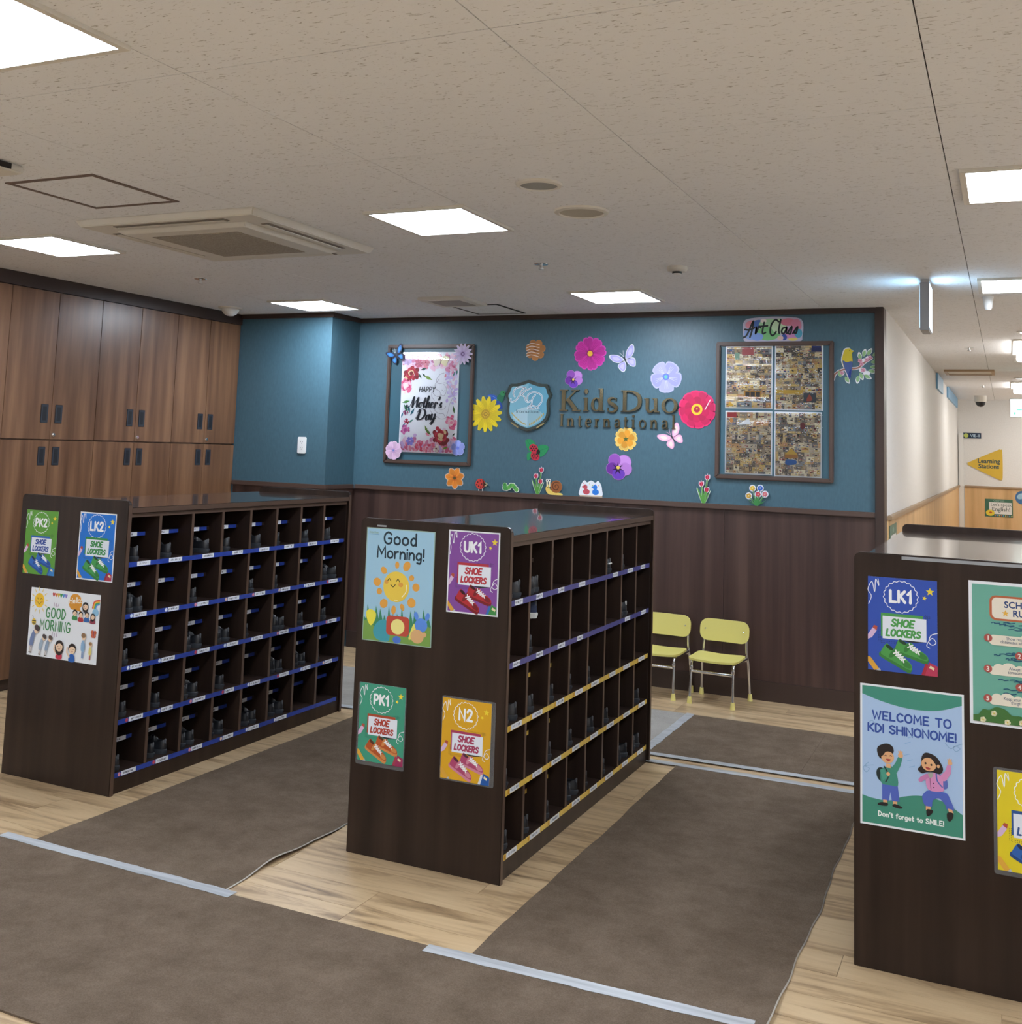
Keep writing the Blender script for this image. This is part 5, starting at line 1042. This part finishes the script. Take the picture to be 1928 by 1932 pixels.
# metal letters
metal = base('bronze_mirror_letter', (.25, .215, .14), .13, 1)
def serif(ch):
    S = []
    st = lambda x, z0, z1, w_=.19: S.append(('r', x-w_/2, z0, x+w_/2, z1)); sf = lambda x0, x1, z: S.append(('r', x0, z, x1, z+.045))
    vs = lambda P, W, n=6: S.append(('s', P, W, n))
    ring = lambda cx, cz, rx, rz, ts, tt: S.append(('o', cx, cz, rx, rz, ts, tt))
    w_ = .7
    if ch == 'K': st(.2, 0, 1); sf(.0, .42, 0); sf(0, .42, .955); vs([(.82, .96), (.34, .47)], [.07, .07], 1); vs([(.42, .56), (.86, .03)], [.18, .2], 1); sf(.60, 1.0, .955); sf(.66, 1.08, 0); w_ = 1.1
    elif ch == 'i': st(.2, 0, .64); sf(.02, .38, 0); S.append(('r', .02, .6, .2, .64)); S.append(('e', .2, .93, .12)); w_ = .42
    elif ch == 'd': ring(.34, .32, .32, .33, .17, .06); st(.64, .0, 1.08, .18); S.append(('r', .46, 1.035, .64, 1.08)); sf(.64, .84, 0); w_ = .88
    elif ch == 's': vs([(.47, .60), (.30, .645), (.12, .58), (.14, .43), (.34, .31), (.48, .17), (.38, .02), (.2, -.01), (.06, .06)], [.04, .07, .13, .16, .17, .16, .1, .06, .04]); S.append(('r', .44, .48, .485, .64)); S.append(('r', .04, 0, .085, .18)); w_ = .56
    elif ch == 'D': st(.2, 0, 1); sf(0, .3, 0); sf(0, .3, .955); vs([(.2, .965), (.55, .95), (.88, .78), (.97, .5), (.88, .22), (.55, .05), (.2, .035)], [.06, .08, .17, .2, .17, .08, .06]); w_ = 1.08
    elif ch == 'u': st(.2, .12, .64, .18); S.append(('r', .02, .6, .2, .64)); vs([(.2, .2), (.26, .06), (.42, .03), (.6, .14)], [.18, .14, .1, .06]); st(.66, 0, .64, .18); S.append(('r', .48, .6, .66, .64)); sf(.66, .86, 0); w_ = .88
    elif ch == 'o': ring(.38, .32, .37, .345, .16, .055); w_ = .76
    elif ch == 'I': st(.2, 0, 1, .2); sf(0, .4, 0); sf(0, .4, .955); w_ = .4
    elif ch == 'n': st(.2, 0, .64, .18); S.append(('r', .02, .6, .2, .64)); sf(.03, .37, 0); vs([(.2, .46), (.36, .6), (.54, .6), (.64, .45)], [.06, .1, .14, .18]); st(.64, 0, .46, .18); sf(.47, .81, 0); w_ = .84
    elif ch == 't': st(.2, .1, .85, .17); S.append(('r', .0, .59, .44, .64)); vs([(.2, .14), (.24, .03), (.34, .0), (.45, .06)], [.17, .12, .07, .04]); w_ = .46
    elif ch == 'e': vs([(.58, .34), (.56, .52), (.4, .63), (.2, .56), (.1, .36), (.16, .12), (.36, .0), (.58, .1)], [.1, .12, .07, .12, .17, .16, .09, .05]); S.append(('r', .12, .32, .62, .37)); w_ = .64
    elif ch == 'r': st(.2, 0, .64, .18); S.append(('r', .02, .6, .2, .64)); sf(.03, .38, 0); vs([(.22, .44), (.34, .6), (.48, .58)], [.06, .1, .14]); w_ = .54
    elif ch == 'a': vs([(.1, .5), (.22, .62), (.42, .62), (.52, .48), (.52, .1)], [.1, .07, .09, .16, .17]); vs([(.5, .38), (.24, .32), (.12, .16), (.24, .03), (.5, .12)], [.05, .09, .15, .1, .06]); S.append(('r', .5, 0, .66, .05)); w_ = .66
    elif ch == 'l': st(.2, 0, 1.08, .18); S.append(('r', .02, 1.035, .2, 1.08)); sf(.02, .38, 0); w_ = .4
    return S, w_
def letter(ch, x, z, h, sx, th, lab, grp):
    S, w_ = serif(ch); m = MB(); th0 = th
    for s_ in S:
        th += .00012
        if s_[0] == 'r': m.prism([(s_[1]*h*sx, s_[2]*h), (s_[3]*h*sx, s_[2]*h), (s_[3]*h*sx, s_[4]*h), (s_[1]*h*sx, s_[4]*h)], -th, -.001)
        elif s_[0] == 'e': m.prism([(h*(s_[1]+s_[3]*math.cos(i*PI/8))*sx, h*(s_[2]+s_[3]*math.sin(i*PI/8))) for i in range(16)], -th, -.001)
        else:
            if s_[0] == 's': Q = catmull([(p[0], p[1], q) for p, q in zip(s_[1], s_[2])], s_[3]) if s_[3] > 1 else [(p[0], p[1], q) for p, q in zip(s_[1], s_[2])]; A_ = []; B_ = []
            if s_[0] == 's':
                for i in range(len(Q)):
                    p, q = Q[max(i-1, 0)], Q[min(i+1, len(Q)-1)]; dx, dz = q[0]-p[0], q[1]-p[1]; L = math.hypot(dx, dz); c = Q[i]
                    A_.append((c[0]-dz/L*c[2]/2, c[1]+dx/L*c[2]/2)); B_.append((c[0]+dz/L*c[2]/2, c[1]-dx/L*c[2]/2)); cl = False
            else:
                _, cx, cz, rx, rz, ts, tt = s_; cl = True; A_ = []; B_ = []
                for i in range(28): t_ = 2*PI*i/28; A_.append((cx+rx*math.cos(t_), cz+rz*math.sin(t_))); B_.append((cx+(rx-ts)*math.cos(t_), cz+(rz-tt)*math.sin(t_)))
            n = len(A_); v = [(p[0]*h*sx, yy, p[1]*h) for yy in (-th, -.001) for L_ in (A_, B_) for p in L_]; f = []
            for i in range(n if cl else n-1):
                j = (i+1) % n; f += [(i, j, n+j, n+i), (2*n+i, 3*n+i, 3*n+j, 2*n+j), (i, 2*n+i, 2*n+j, j), (n+i, n+j, 3*n+j, 3*n+i)]
            if not cl: f += [(0, n, 3*n, 2*n), (n-1, 3*n-1, 4*n-1, 2*n-1)]
            m.add(v, f)
    o = m.build('wall_letter', metal, None, (x, YW, z)); tag(o, lab, 'letter', grp); return w_*h*sx
OR = {}
def word(txt, xs, z, h, sxs, th, line):
    from collections import Counter
    c = Counter(txt); seen = Counter()
    for ch, x, sx in zip(txt, xs, sxs):
        seen[ch] += 1; nn = ['', 'first ', 'second ', 'third '][seen[ch]] if c[ch] > 1 else ''
        letter(ch, x, z, h, sx, th, '%sbronze letter %s%s in the %s line of the wall sign' % (nn, 'capital ' if ch.isupper() else '', ch, line), 'bronze letters, %s line' % line)
KX = [('K', -2.866, -2.705), ('i', -2.690, -2.642), ('d', -2.632, -2.526), ('s', -2.514, -2.432), ('D', -2.412, -2.26), ('u', -2.248, -2.135), ('o', -2.124, -2.008)]
for ch, x0, x1 in KX:
    w_ = serif(ch)[1]; word(ch, [x0], 1.812, .148, [(x1-x0)/(w_*.148)], .018, 'upper')
I = 'International'; px = -2.862; ws = [serif(c)[1] for c in I]; hh = .086; tot = sum(ws)*hh*.82; gap = (.838-tot)/(len(I)-1); xs = []
for w_ in ws: xs.append(px); px += w_*hh*.82+gap
word(I, xs, 1.703, hh, [.82]*len(I), .015, 'lower')
# flowers
def flower(x, z, n, R, w_, back, c, cin, lab, name='paper_flower', rot=0, tip=.5, core=None, y=YW, veins=None, notch=0, r0=.0):
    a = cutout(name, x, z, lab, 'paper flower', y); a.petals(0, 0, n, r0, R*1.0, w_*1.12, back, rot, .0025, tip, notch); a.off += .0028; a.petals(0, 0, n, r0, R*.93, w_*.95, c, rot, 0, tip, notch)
    if veins:
        for i in range(n):
            t_ = rot+2*PI*i/n
            for d_ in (-.16, 0, .16): a.stroke([(R*.2*math.cos(t_+d_), R*.2*math.sin(t_+d_)), (R*.75*math.cos(t_+d_), R*.75*math.sin(t_+d_))], [R*.035, R*.012], veins, step=False)
        a.off += STEP
    for cc, r in cin: a.ell(0, 0, r, r, cc)
    return a
a = flower(-3.451, 1.776, 15, .129, .021, '#e8d02c', '#efd61c', (('#a8801c', .034), ('#d8b02c', .030), ('#8c6c20', .016), ('#d0a82c', .011)), 'large yellow daisy left of the crest', tip=.2, rot=.1, veins='#d2b41a'); 
for i in range(18): t_ = 2*PI*i/18; a.ell(.025*math.cos(t_), .025*math.sin(t_), .003, .003, '#6c4c14', n=6)
fin(a)
a = flower(-3.07, 2.245, 7, .078, .023, '#b8804c', '#b87a40', (('#8c5424', .016),), 'tan flower with white streaks above the crest', rot=.2, tip=.6)
for i in range(5): a.curve([(-.07, -.045+i*.02), (-.03, -.035+i*.021), (.03, -.05+i*.022)], .004, '#efe6dc')
fin(a)
fin(flower(-2.651, 2.217, 8, .12, .034, '#d04cb0', '#c42c96', (('#8c1c5c', .026), ('#e8b43c', .019)), 'large magenta cosmos flower high on the wall', rot=.2, tip=.7, veins='#9c1c78', notch=.05))
fin(flower(-2.098, 2.055, 5, .108, .046, '#b4b4ec', '#a9a8ea', (('#6478dc', .024), ('#5cb4a8', .012)), 'large pale blue flower right of the lettering', rot=1.0, tip=.65, veins='#c8c8f6'))
a = flower(-1.880, 1.837, 12, .128, .030, '#e23070', '#d8185c', (('#a80c44', .055),), 'large hot pink zinnia beside the right-hand frame', tip=.75, rot=.15); a.petals(0, 0, 10, 0, .085, .024, '#c81050', .3, tip=.7)
for i in range(22): t_ = 2*PI*i/22; a.ell(.03*math.cos(t_), .03*math.sin(t_), .009, .008, '#f0c42c', t_, 8)
a.ell(0, 0, .017, .017, '#a8243c'); a.ell(0, .004, .006, .006, '#d8a03c'); a.stroke([(.055, .0), (.09, .065)], .006, '#f4d8dc'); fin(a)
a = flower(-2.374, 1.625, 6, .082, .030, '#f0cc6c', '#eec468', (), 'orange and yellow primrose below the lettering', rot=.3, tip=.7, notch=.08); a.petals(0, 0, 6, 0, .062, .022, '#e29a2c', .3, tip=.6); a.star(0, 0, .022, '#4a5c2c', 5, .4); fin(a)
a = flower(-3.686, 1.302, 7, .08, .024, '#d9c3b4', '#e88c30', (('#c8641c', .02), ('#5c4c2c', .012)), 'orange flower on the wall under the left frame', rot=.3, tip=.35, veins='#c86c1c'); fin(a)
def pansy(x, z, s, lab, dark):
    a = cutout('paper_pansy', x, z, lab, 'paper flower')
    for dx, dz, rx, rz, c in ((.035, .035, .05, .045, '#c88cd8'), (-.03, .045, .042, .042, '#9450b4'), (.045, -.01, .045, .042, '#b87ccc'), (-.045, -.01, .042, .04, '#6c2c94'), (0, -.045, .045, .038, '#7c44c0')):
        a.ell(dx*s, dz*s, rx*s*1.08, rz*s*1.08, '#b07cc4', th=.0025)
    a.off += .0028
    for dx, dz, rx, rz, c in ((.035, .035, .05, .045, '#c88cd8'), (-.03, .045, .042, .042, '#9450b4'), (.045, -.01, .045, .042, '#b87ccc'), (-.045, -.01, .042, .04, '#6c2c94'), (0, -.045, .045, .038, '#6c3cb4')): a.ell(dx*s, dz*s, rx*s, rz*s, c)
    a.star(-.006*s, -.01*s, .045*s, dark, 7, .35); a.ell(-.004*s, -.002*s, .012*s, .012*s, '#e8c858'); fin(a)
pansy(-2.770, 2.035, .72, 'small purple pansy between crest and magenta flower', '#3c1450'); pansy(-2.421, 1.431, 1.02, 'large purple pansy low on the wall under the lettering', '#2c0c40')
# flowers on the left frame
fin(flower(-3.645, 2.217, 14, .079, .012, '#d4c8dc', '#c9b8d8', (('#5c3c6c', .016), ('#9c84b4', .008)), 'pale lilac daisy on the top right corner of the left frame', tip=.2, y=YW-.0235, veins='#a48cbc'))
a = flower(-4.203, 1.487, 9, .07, .019, '#e4c4dc', '#e2bcd8', (('#b890c4', .014), ('#6c84c0', .007)), 'pale pink flower on the lower left corner of the left frame', tip=.7, y=YW-.0235, veins='#b890b8'); fin(a)
fin(flower(-3.664, 1.522, 5, .057, .023, '#a9b0ec', '#98a4ea', (('#6c7cd8', .012),), 'small periwinkle flower on the lower right corner of the Mother\'s Day print', tip=.6, y=YW-.0085, rot=.4))
def butterfly(x, z, s, rot, c1, c2, edge, lab, y=YW):
    a = cutout('paper_butterfly', x, z, lab, 'paper butterfly', y); ca, sa = math.cos(rot), math.sin(rot); T = lambda P: [((u*ca-v_*sa)*s, (u*sa+v_*ca)*s) for u, v_ in P]
    for k in range(3):
        for sx in (-1, 1):
            g = ((1, .84, .5) if edge != '#0c1c40' else (1, .66, .34))[k]; cc = (edge, c1, c2)[k]
            up = [(sx*.04, .05), (sx*.25, .42), (sx*.62, .62), (sx*.72, .5), (sx*.6, .2), (sx*.3, -.0)]; lo = [(sx*.04, -.02), (sx*.3, .02), (sx*.5, -.12), (sx*.42, -.42), (sx*.3, -.5), (sx*.12, -.35)]
            for W_ in (up, lo):
                cx = sum(p[0] for p in W_)/6; cz = sum(p[1] for p in W_)/6; Q = T([(cx+(u-cx)*g, cz+(v_-cz)*g) for u, v_ in W_]); Q = Q if sx < 0 else Q[::-1]
                a.smooth(Q, cc, 4, .002 if k == 0 else 0)
        if k == 0: a.off += .0022
    a.stroke(T([(0, -.3), (0, .2)]), [.03*s, .07*s], '#2a2a30'); a.curve(T([(.0, .2), (-.08, .42), (-.14, .5)]), .018*s, edge if edge != '#0c1c40' else '#e8ecf4'); a.curve(T([(.0, .2), (.06, .42), (.1, .52)]), .018*s, edge if edge != '#0c1c40' else '#e8ecf4'); fin(a)
butterfly(-2.39, 2.168, .135, .45, '#a9a4dc', '#c4bcec', '#d8d8dc', 'lavender swallowtail butterfly high on the wall'); butterfly(-2.044, 1.641, .12, .6, '#eebcd2', '#f0dcd4', '#e8a8c8', 'pale pink butterfly right of the orange primrose')
butterfly(-4.212, 2.207, .11, .5, '#1f78c8', '#3c9ce0', '#0c1c40', 'blue and black butterfly on the upper left corner of the left frame', y=YW-.0235)
# hummingbird
a = cutout('paper_hummingbird', -3.363, 1.885, 'blue and green hummingbird cut-out between daisy and crest', 'paper bird'); th = .002
def sh_(P, c, t_=0, n=4): a.smooth(P, c, n, t_)
for t_ in (th, 0):
    sh_([(-.08, .028), (-.04, .035), (.0, .02), (.02, -.01), (-.01, -.02), (-.05, .0)], '#2858b8', t_); sh_([(0, .02), (.03, .05), (.05, .06), (.06, .03), (.05, -.01), (.02, -.04), (0, -.02)], '#1c6c4c' if not t_ else '#2858b8', t_); sh_([(.0, -.01), (.03, -.02), (.045, -.06), (.03, -.07), (.005, -.04)], '#2048a4', t_)
    if t_: a.off += .0022
a.ell(.045, .045, .022, .02, '#2c8c54'); a.ell(.052, .05, .004, .004, '#101010'); a.stroke([(.062, .045), (.085, .03)], [.006, .002], '#202020'); a.curve([(-.07, .026), (-.03, .02), (.0, 0)], .003, '#5c94e0'); fin(a)
# ladybird on leaves
a = cutout('ladybird_on_leaves', -3.036, 1.527, 'ladybird on three green leaves under the crest', 'wall cut-out')
for P in ([(-.09, .07), (-.045, .075), (-.01, .04), (-.02, .0), (-.055, -.01), (-.08, .02)], [(-.01, .0), (.02, .035), (.06, .04), (.09, .02), (.06, -.03), (.02, -.045)], [(-.07, -.075), (-.075, -.03), (-.04, -.01), (-.02, -.03), (-.045, -.06)]):
    a.smooth(P[::-1], '#1f8c54', 4, .002)
a.off += .0022; a.stroke([(-.08, .07), (-.03, .0)], .003, '#187044'); a.stroke([(.085, .02), (.0, -.01)], .003, '#187044')
for x, z in ((-.025, .012), (-.012, -.042)):
    a.ell(x, z, .036, .03, '#c0243c', -.5); [a.ell(x+.02*math.cos(q*1.05), z+.016*math.sin(q*1.05), .006, .006, '#1c1014', n=8) for q in range(6)]; a.ell(x, z, .006, .006, '#1c1014')
a.ell(.012, -.012, .014, .018, '#1a1216'); fin(a)
# figures standing on the dado rail
ZT = 1.2195
a = cutout('paper_ladybird', -3.469, ZT+.05, 'red spotted ladybird cut-out standing on the dado rail', 'wall cut-out', YW-.012); a.ell(0, .0, .038, .038, '#c83c34', th=.002); a.ell(.04, -.002, .018, .014, '#c0b088', th=.002); a.stroke([(-.01, -.03), (-.012, -.049)], .006, '#d8d8d8'); a.stroke([(.018, -.03), (.02, -.049)], .006, '#d8d8d8'); a.off += .0022
for x, z in ((-.02, .012), (0, .022), (.012, 0), (-.012, -.016), (.005, -.022), (-.028, -.006)): a.ell(x, z, .005, .006, '#241414', n=8)
a.stroke([(.02, .03), (.03, 0), (.02, -.028)], .006, '#3a2418'); a.ell(.042, .0, .006, .005, '#1c1c14', n=8); a.stroke([(.05, .006), (.062, .016)], .003, '#2c2c20'); a.stroke([(.05, -.006), (.064, -.014)], .003, '#2c2c20'); fin(a)
a = cutout('paper_caterpillar', -3.227, ZT+.004, 'green caterpillar cut-out standing on the dado rail', 'wall cut-out', YW-.012)
for g, c, t_ in ((.031, '#e6eee0', .002), (.023, '#4c9c4c', 0)): a.off += .0001; [a.ell(x, z+.012, g/2*1.25, g/2*1.25, c if not (i % 2 and not t_) else '#6cb454', th=t_) for i, (x, z) in enumerate(((-.045, .014), (-.044, .032), (-.03, .012), (-.012, .02), (.004, .034), (.02, .034), (.034, .02), (.048, .006)))]; a.off += .0022 if t_ else 0
a.ell(-.045, .047, .015, .015, '#4c9c4c'); a.ell(-.049, .05, .003, .003, '#183018', n=6); a.stroke([(-.052, .058), (-.056, .07)], .003, '#3c7c3c'); a.stroke([(-.04, .06), (-.038, .072)], .003, '#3c7c3c'); fin(a)
def tulips(x, lab, y, h=1.0):
    a = cutout('paper_tulips', x, ZT, lab, 'wall cut-out', y); hd = [(-.018, .125), (.022, .17), (.018, .088)]
    for k, t_ in ((0, .002), (1, 0)):
        e = 1.0 if k == 0 else .72
        for hx, hz in hd: a.curve([(-.005, .0), (hx*.5, hz*.5), (hx, hz-.01)], .011*e, ['#dfe8dc', '#5c9c44'][k]) if not t_ else a.stroke([(-.005, .0), (hx*.5, hz*.5), (hx, hz-.01)], .011, '#dfe8dc')
        for P in ([(-.012, 0), (-.035, .06), (-.045, .10), (-.022, .06), (-.002, 0)], [(.0, 0), (.02, .05), (.042, .085), (.022, .03), (.008, 0)], [(-.008, 0), (-.016, .05), (-.008, .09), (.0, .05), (.004, 0)]): a.smooth([(u*(1 if k else 1.1), v_) for u, v_ in P][::-1], ['#dfe8dc', '#5c9c44'][k], 3, t_)
        for hx, hz in hd: a.smooth([(hx-.015*e, hz+.016*e), (hx-.017*e, hz-.008*e), (hx, hz-.022*e), (hx+.017*e, hz-.008*e), (hx+.016*e, hz+.018*e), (hx+.004, hz+.014*e), (hx, hz+.024*e), (hx-.006, hz+.012*e)][::-1][::-1], ['#e8d4dc', '#b4143c'][k], 3, t_)
        a.off += .0022 if t_ else 0
    for hx, hz in hd: a.stroke([(hx+.002, hz+.012), (hx+.001, hz-.012)], .005, '#dc4868')
    fin(a)
tulips(-3.014, 'three red tulips standing on the dado rail left of the snail', YW-.012); tulips(-1.822, 'three red tulips standing on the dado rail near the right-hand frame', YW-.012)
a = cutout('paper_snail', -2.893, ZT, 'yellow snail cut-out with brown shell on the dado rail', 'wall cut-out', YW-.012)
for t_ in (.002, 0):
    c = ('#f0e4b4', '#e8c864')[0 if t_ else 1]; a.smooth([(-.062, .035), (-.055, .06), (-.038, .07), (-.03, .04), (.0, .02), (.05, .015), (.066, .006), (.06, .0), (-.02, .0), (-.045, .008)], c, 4, t_); a.ell(.018, .058, .044, .044, ('#e0c8a4', '#9c5c30')[0 if t_ else 1], th=t_)
    for ex in (-.052, -.034): a.ell(ex, .098, .0095, .011, '#f4f4f0', th=t_); a.stroke([(ex, .092), (ex+.002, .06)], .010, '#f0e6c0')
    a.off += .0022 if t_ else 0
for ex in (-.052, -.034): a.ell(ex, .098, .005, .006, '#1c2c2c')
a.curve([(.018+r*math.cos(t_), .058+r*math.sin(t_)) for r, t_ in [(.034-.0026*i, .9+i*.85) for i in range(12)]], .006, '#5c3018', 5); a.ell(.018, .058, .0, .0, '#5c3018'); a.curve([(-.05, .05), (-.046, .046), (-.04, .049)], .003, '#5c4018'); fin(a)
a = cutout('paper_ducks_card', -2.614, ZT+.004, 'white card with a red and a blue duck on the dado rail', 'wall cut-out', YW-.014)
P = catmull([(-.076, .0), (-.082, .05), (-.07, .085), (-.05, .108), (-.03, .094), (.0, .108), (.03, .094), (.05, .108), (.07, .085), (.08, .05), (.072, 0)], 5, True); a.poly(P[::-1], '#e8ecf0', .003); a.rect(-.08, -.004, .084, .006, '#c8b49c', .008); a.off += .0032
for sx, c in ((-1, '#c4505c'), (1, '#2c7cd8')):
    x = sx*.036; a.ell(x-.002*sx, .030, .025, .02, c); a.ell(x-.006, .062, .016, .018, c); a.smooth([(x-.02, .07), (x-.034, .062), (x-.02, .056)], c, 3); a.ell(x-.010, .066, .0025, .0025, '#281c20', n=6)
for i, c in enumerate(('#e8a0b0', '#80c0e0', '#e8d080', '#a0d0a0', '#c0a0e0', '#e8a080')): a.ell(-.055+i*.022, .085-.01*(i % 2), .004, .004, c, n=8)
fin(a)
a = cutout('paper_bouquet', -1.474, ZT, 'bunch of yellow, blue and pink flowers on the dado rail below the collages', 'wall cut-out', YW-.012); hd = [(-.052, .062, '#d8a83c'), (-.028, .112, '#e8c03c'), (.022, .115, '#3468cc'), (.052, .078, '#e07c84'), (.008, .075, '#d04858')]
for t_ in (.002, 0):
    for hx, hz, c in hd: a.stroke([(0, .0), (hx*.5, hz*.5), (hx, hz)], .009 if t_ else .005, '#e4ece4' if t_ else '#4c8c4c'); a.ell(hx, hz, .022 if t_ else .015, .022 if t_ else .015, '#e4e8f0' if t_ else c, th=t_)
    for i in range(7): an = -1.0+i*.33; L = .07; a.poly([(0-.004, 0), (.5*L*math.sin(an)-.006, .5*L*math.cos(an)), (L*math.sin(an), L*math.cos(an)), (.5*L*math.sin(an)+.006, .5*L*math.cos(an)), (.004, 0)], '#dfe8df' if t_ else '#3c8444')
    a.off += .0022 if t_ else 0
for hx, hz, c in hd: a.petals(hx, hz, 5, 0, .017, .006, c); a.ell(hx, hz, .004, .004, '#f4ecc0', n=8)
fin(a)
# bird on a branch
a = cutout('paper_bird', -.867, 2.133, 'yellow and blue bird on a blossoming branch near the right trim', 'paper bird'); wht = '#e6e4e8'
br = [(-.132, -.09), (-.12, -.055), (-.08, -.03), (-.03, -.022), (.02, -.015), (.06, .02), (.10, .045)]
LV = [(-.085, -.075, 1.9), (-.06, -.072, -1.0), (.02, -.065, -1.7), (.055, -.06, -.5), (.09, -.01, .0), (.08, -.03, -.3), (.05, .055, 1.3), (.075, .065, 1.0), (.105, .06, .5), (.11, .04, .3), (.095, .02, .1), (.035, .035, 1.8), (.03, -.045, -1.2)]
bd = [(-.068, .085), (-.055, .105), (-.03, .108), (-.018, .095), (-.004, .09), (-.018, .078), (-.014, .03), (-.018, -.02), (-.022, -.055), (-.032, -.09), (-.045, -.06), (-.062, -.02), (-.078, .03)]
for t_ in (.002, 0):
    a.stroke(catmull(br, 4), .018 if t_ else .011, wht if t_ else '#9c6c5c')
    for x, z, an in LV:
        g = 1.25 if t_ else 1; L = .042*g; w_ = .011*g; a.smooth([(x, z), (x+.5*L*math.cos(an)-w_*math.sin(an), z+.5*L*math.sin(an)+w_*math.cos(an)), (x+L*math.cos(an), z+L*math.sin(an)), (x+.5*L*math.cos(an)+w_*math.sin(an), z+.5*L*math.sin(an)-w_*math.cos(an))][::-1], wht if t_ else '#8cb47c', 3, t_)
    if t_: [a.ell(x, z, .022, .016, wht, th=t_) for x, z in ((.045, -.03), (.06, .03), (-.085, -.05), (.085, .045), (.07, -.05))]; a.smooth([(x*1.06-.002, z*1.04) for x, z in bd][::-1], wht, 3, t_)
    a.off += .0022 if t_ else 0
for x, z in ((.04, .01), (.07, .035), (.05, -.03), (.09, .05), (-.08, -.048), (.03, .03)): a.petals(x, z, 5, 0, .014, .005, '#d898ac'); a.ell(x, z, .003, .003, '#a03c5c', n=6)
a.smooth(bd[::-1], '#c9b42c', 4); a.smooth([(-.075, .03), (-.05, .02), (-.016, .025), (-.018, -.02), (-.024, -.055), (-.032, -.088), (-.045, -.06), (-.062, -.02)][::-1], '#44588c', 4); a.smooth([(-.03, -.03), (-.02, -.035), (-.03, -.088), (-.04, -.06)], '#1c3484', 3); a.ell(-.032, .094, .003, .003, '#1c1c1c', n=8); fin(a)
# ------------------------------------------------------------ corridor end
y = YF-.001
a = Art(.001); P = catmull([(-.245, 0), (-.22, .03), (.16, .215), (.21, .225), (.235, .19), (.235, -.19), (.21, -.225), (.16, -.215), (-.22, -.03)], 4, True); a.poly(P[::-1], '#d8b43c', .01); a.off += .0105; a.font('Learning', .045, .02, .09, '#2c4c50', .03); a.font('Stations', .045, -.06, .09, '#2c4c50', .03)
tag(a.build('arrow_plaque', None, (-.305, y, 1.525)), 'yellow left-pointing triangle reading Learning Stations on the far wall', 'sign')
a = Art(.001); a.rect(-.126, -.043, .126, .043, '#12304c', .01); a.off += .0105; a.ell(-.085, 0, .034, .034, '#b8c460'); a.font('VIE-II', .04, -.02, .06, '#c4dcf0', .01); tag(a.build('room_sign', None, (-.487, y, 1.955)), 'small navy sign with green dot above the yellow triangle', 'sign')
a = Art(.001); a.rect(-.19, -.133, .19, .133, '#3c6c58', .003); a.off += .0035; a.rect(-.135, -.09, .175, .085, '#e4e4e2'); a.font("Let's speak", .03, .03, .065, '#5c6c6c', .005); a.font('English!', .03, -.045, .085, '#3c5454', .01); a.font('Classroom', 0, .1, .034, '#a4c4b4'); a.ell(-.12, -.075, .06, .045, '#e8d03c'); a.ell(-.115, -.07, .02, .014, '#c85c2c')
for i in range(9): a.ell(-.05+i*.028, -.112, .009, .009, ['#c86c6c', '#6c9cd0', '#d8c46c'][i % 3], n=8)
tag(a.build('english_poster', None, (-.128, y-.008, .875)), "green-framed poster reading Let's speak English! on the far wall", 'poster')
a = Art(.001); a.ell(0, 0, .10, .10, '#3c6c9c', n=32, th=.003); a.off += .0035; a.ell(-.02, .02, .06, .04, '#9cc4d8', .5); a.ell(.03, -.03, .04, .03, '#6c9c84'); tag(a.build('round_sticker', None, (.195, y-.008, 1.047)), 'round blue sticker on the far wall by the right edge', 'sticker')
a = Art(.001); a.rect(0, 0, .46, .105, '#4c7464', .002); a.off += .0025; a.rect(.06, .012, .4, .04, '#e4e6e6'); a.ell(.22, .07, .05, .018, '#7ca494'); tag(a.build('corridor_poster', None, (XR+.009, 7.345, 1.025), PI/2), 'small green and white poster on the oak panel at the corridor mouth', 'poster')
for y0, y1, z0, z1, lab in ((12.6, 13.7, 2.33, 2.496, 'nearer pale blue panel high on the corridor wall'), (14.9, 17.8, 2.36, 2.496, 'farther pale blue panel high on the corridor wall')):
    tag(MB().box((0, 0, 0), (.02, y1-y0, z1-z0)).build('blue_panel', hexm('#7ab0d8'), None, (XR+.001, y0, z0)), lab, 'wall panel')
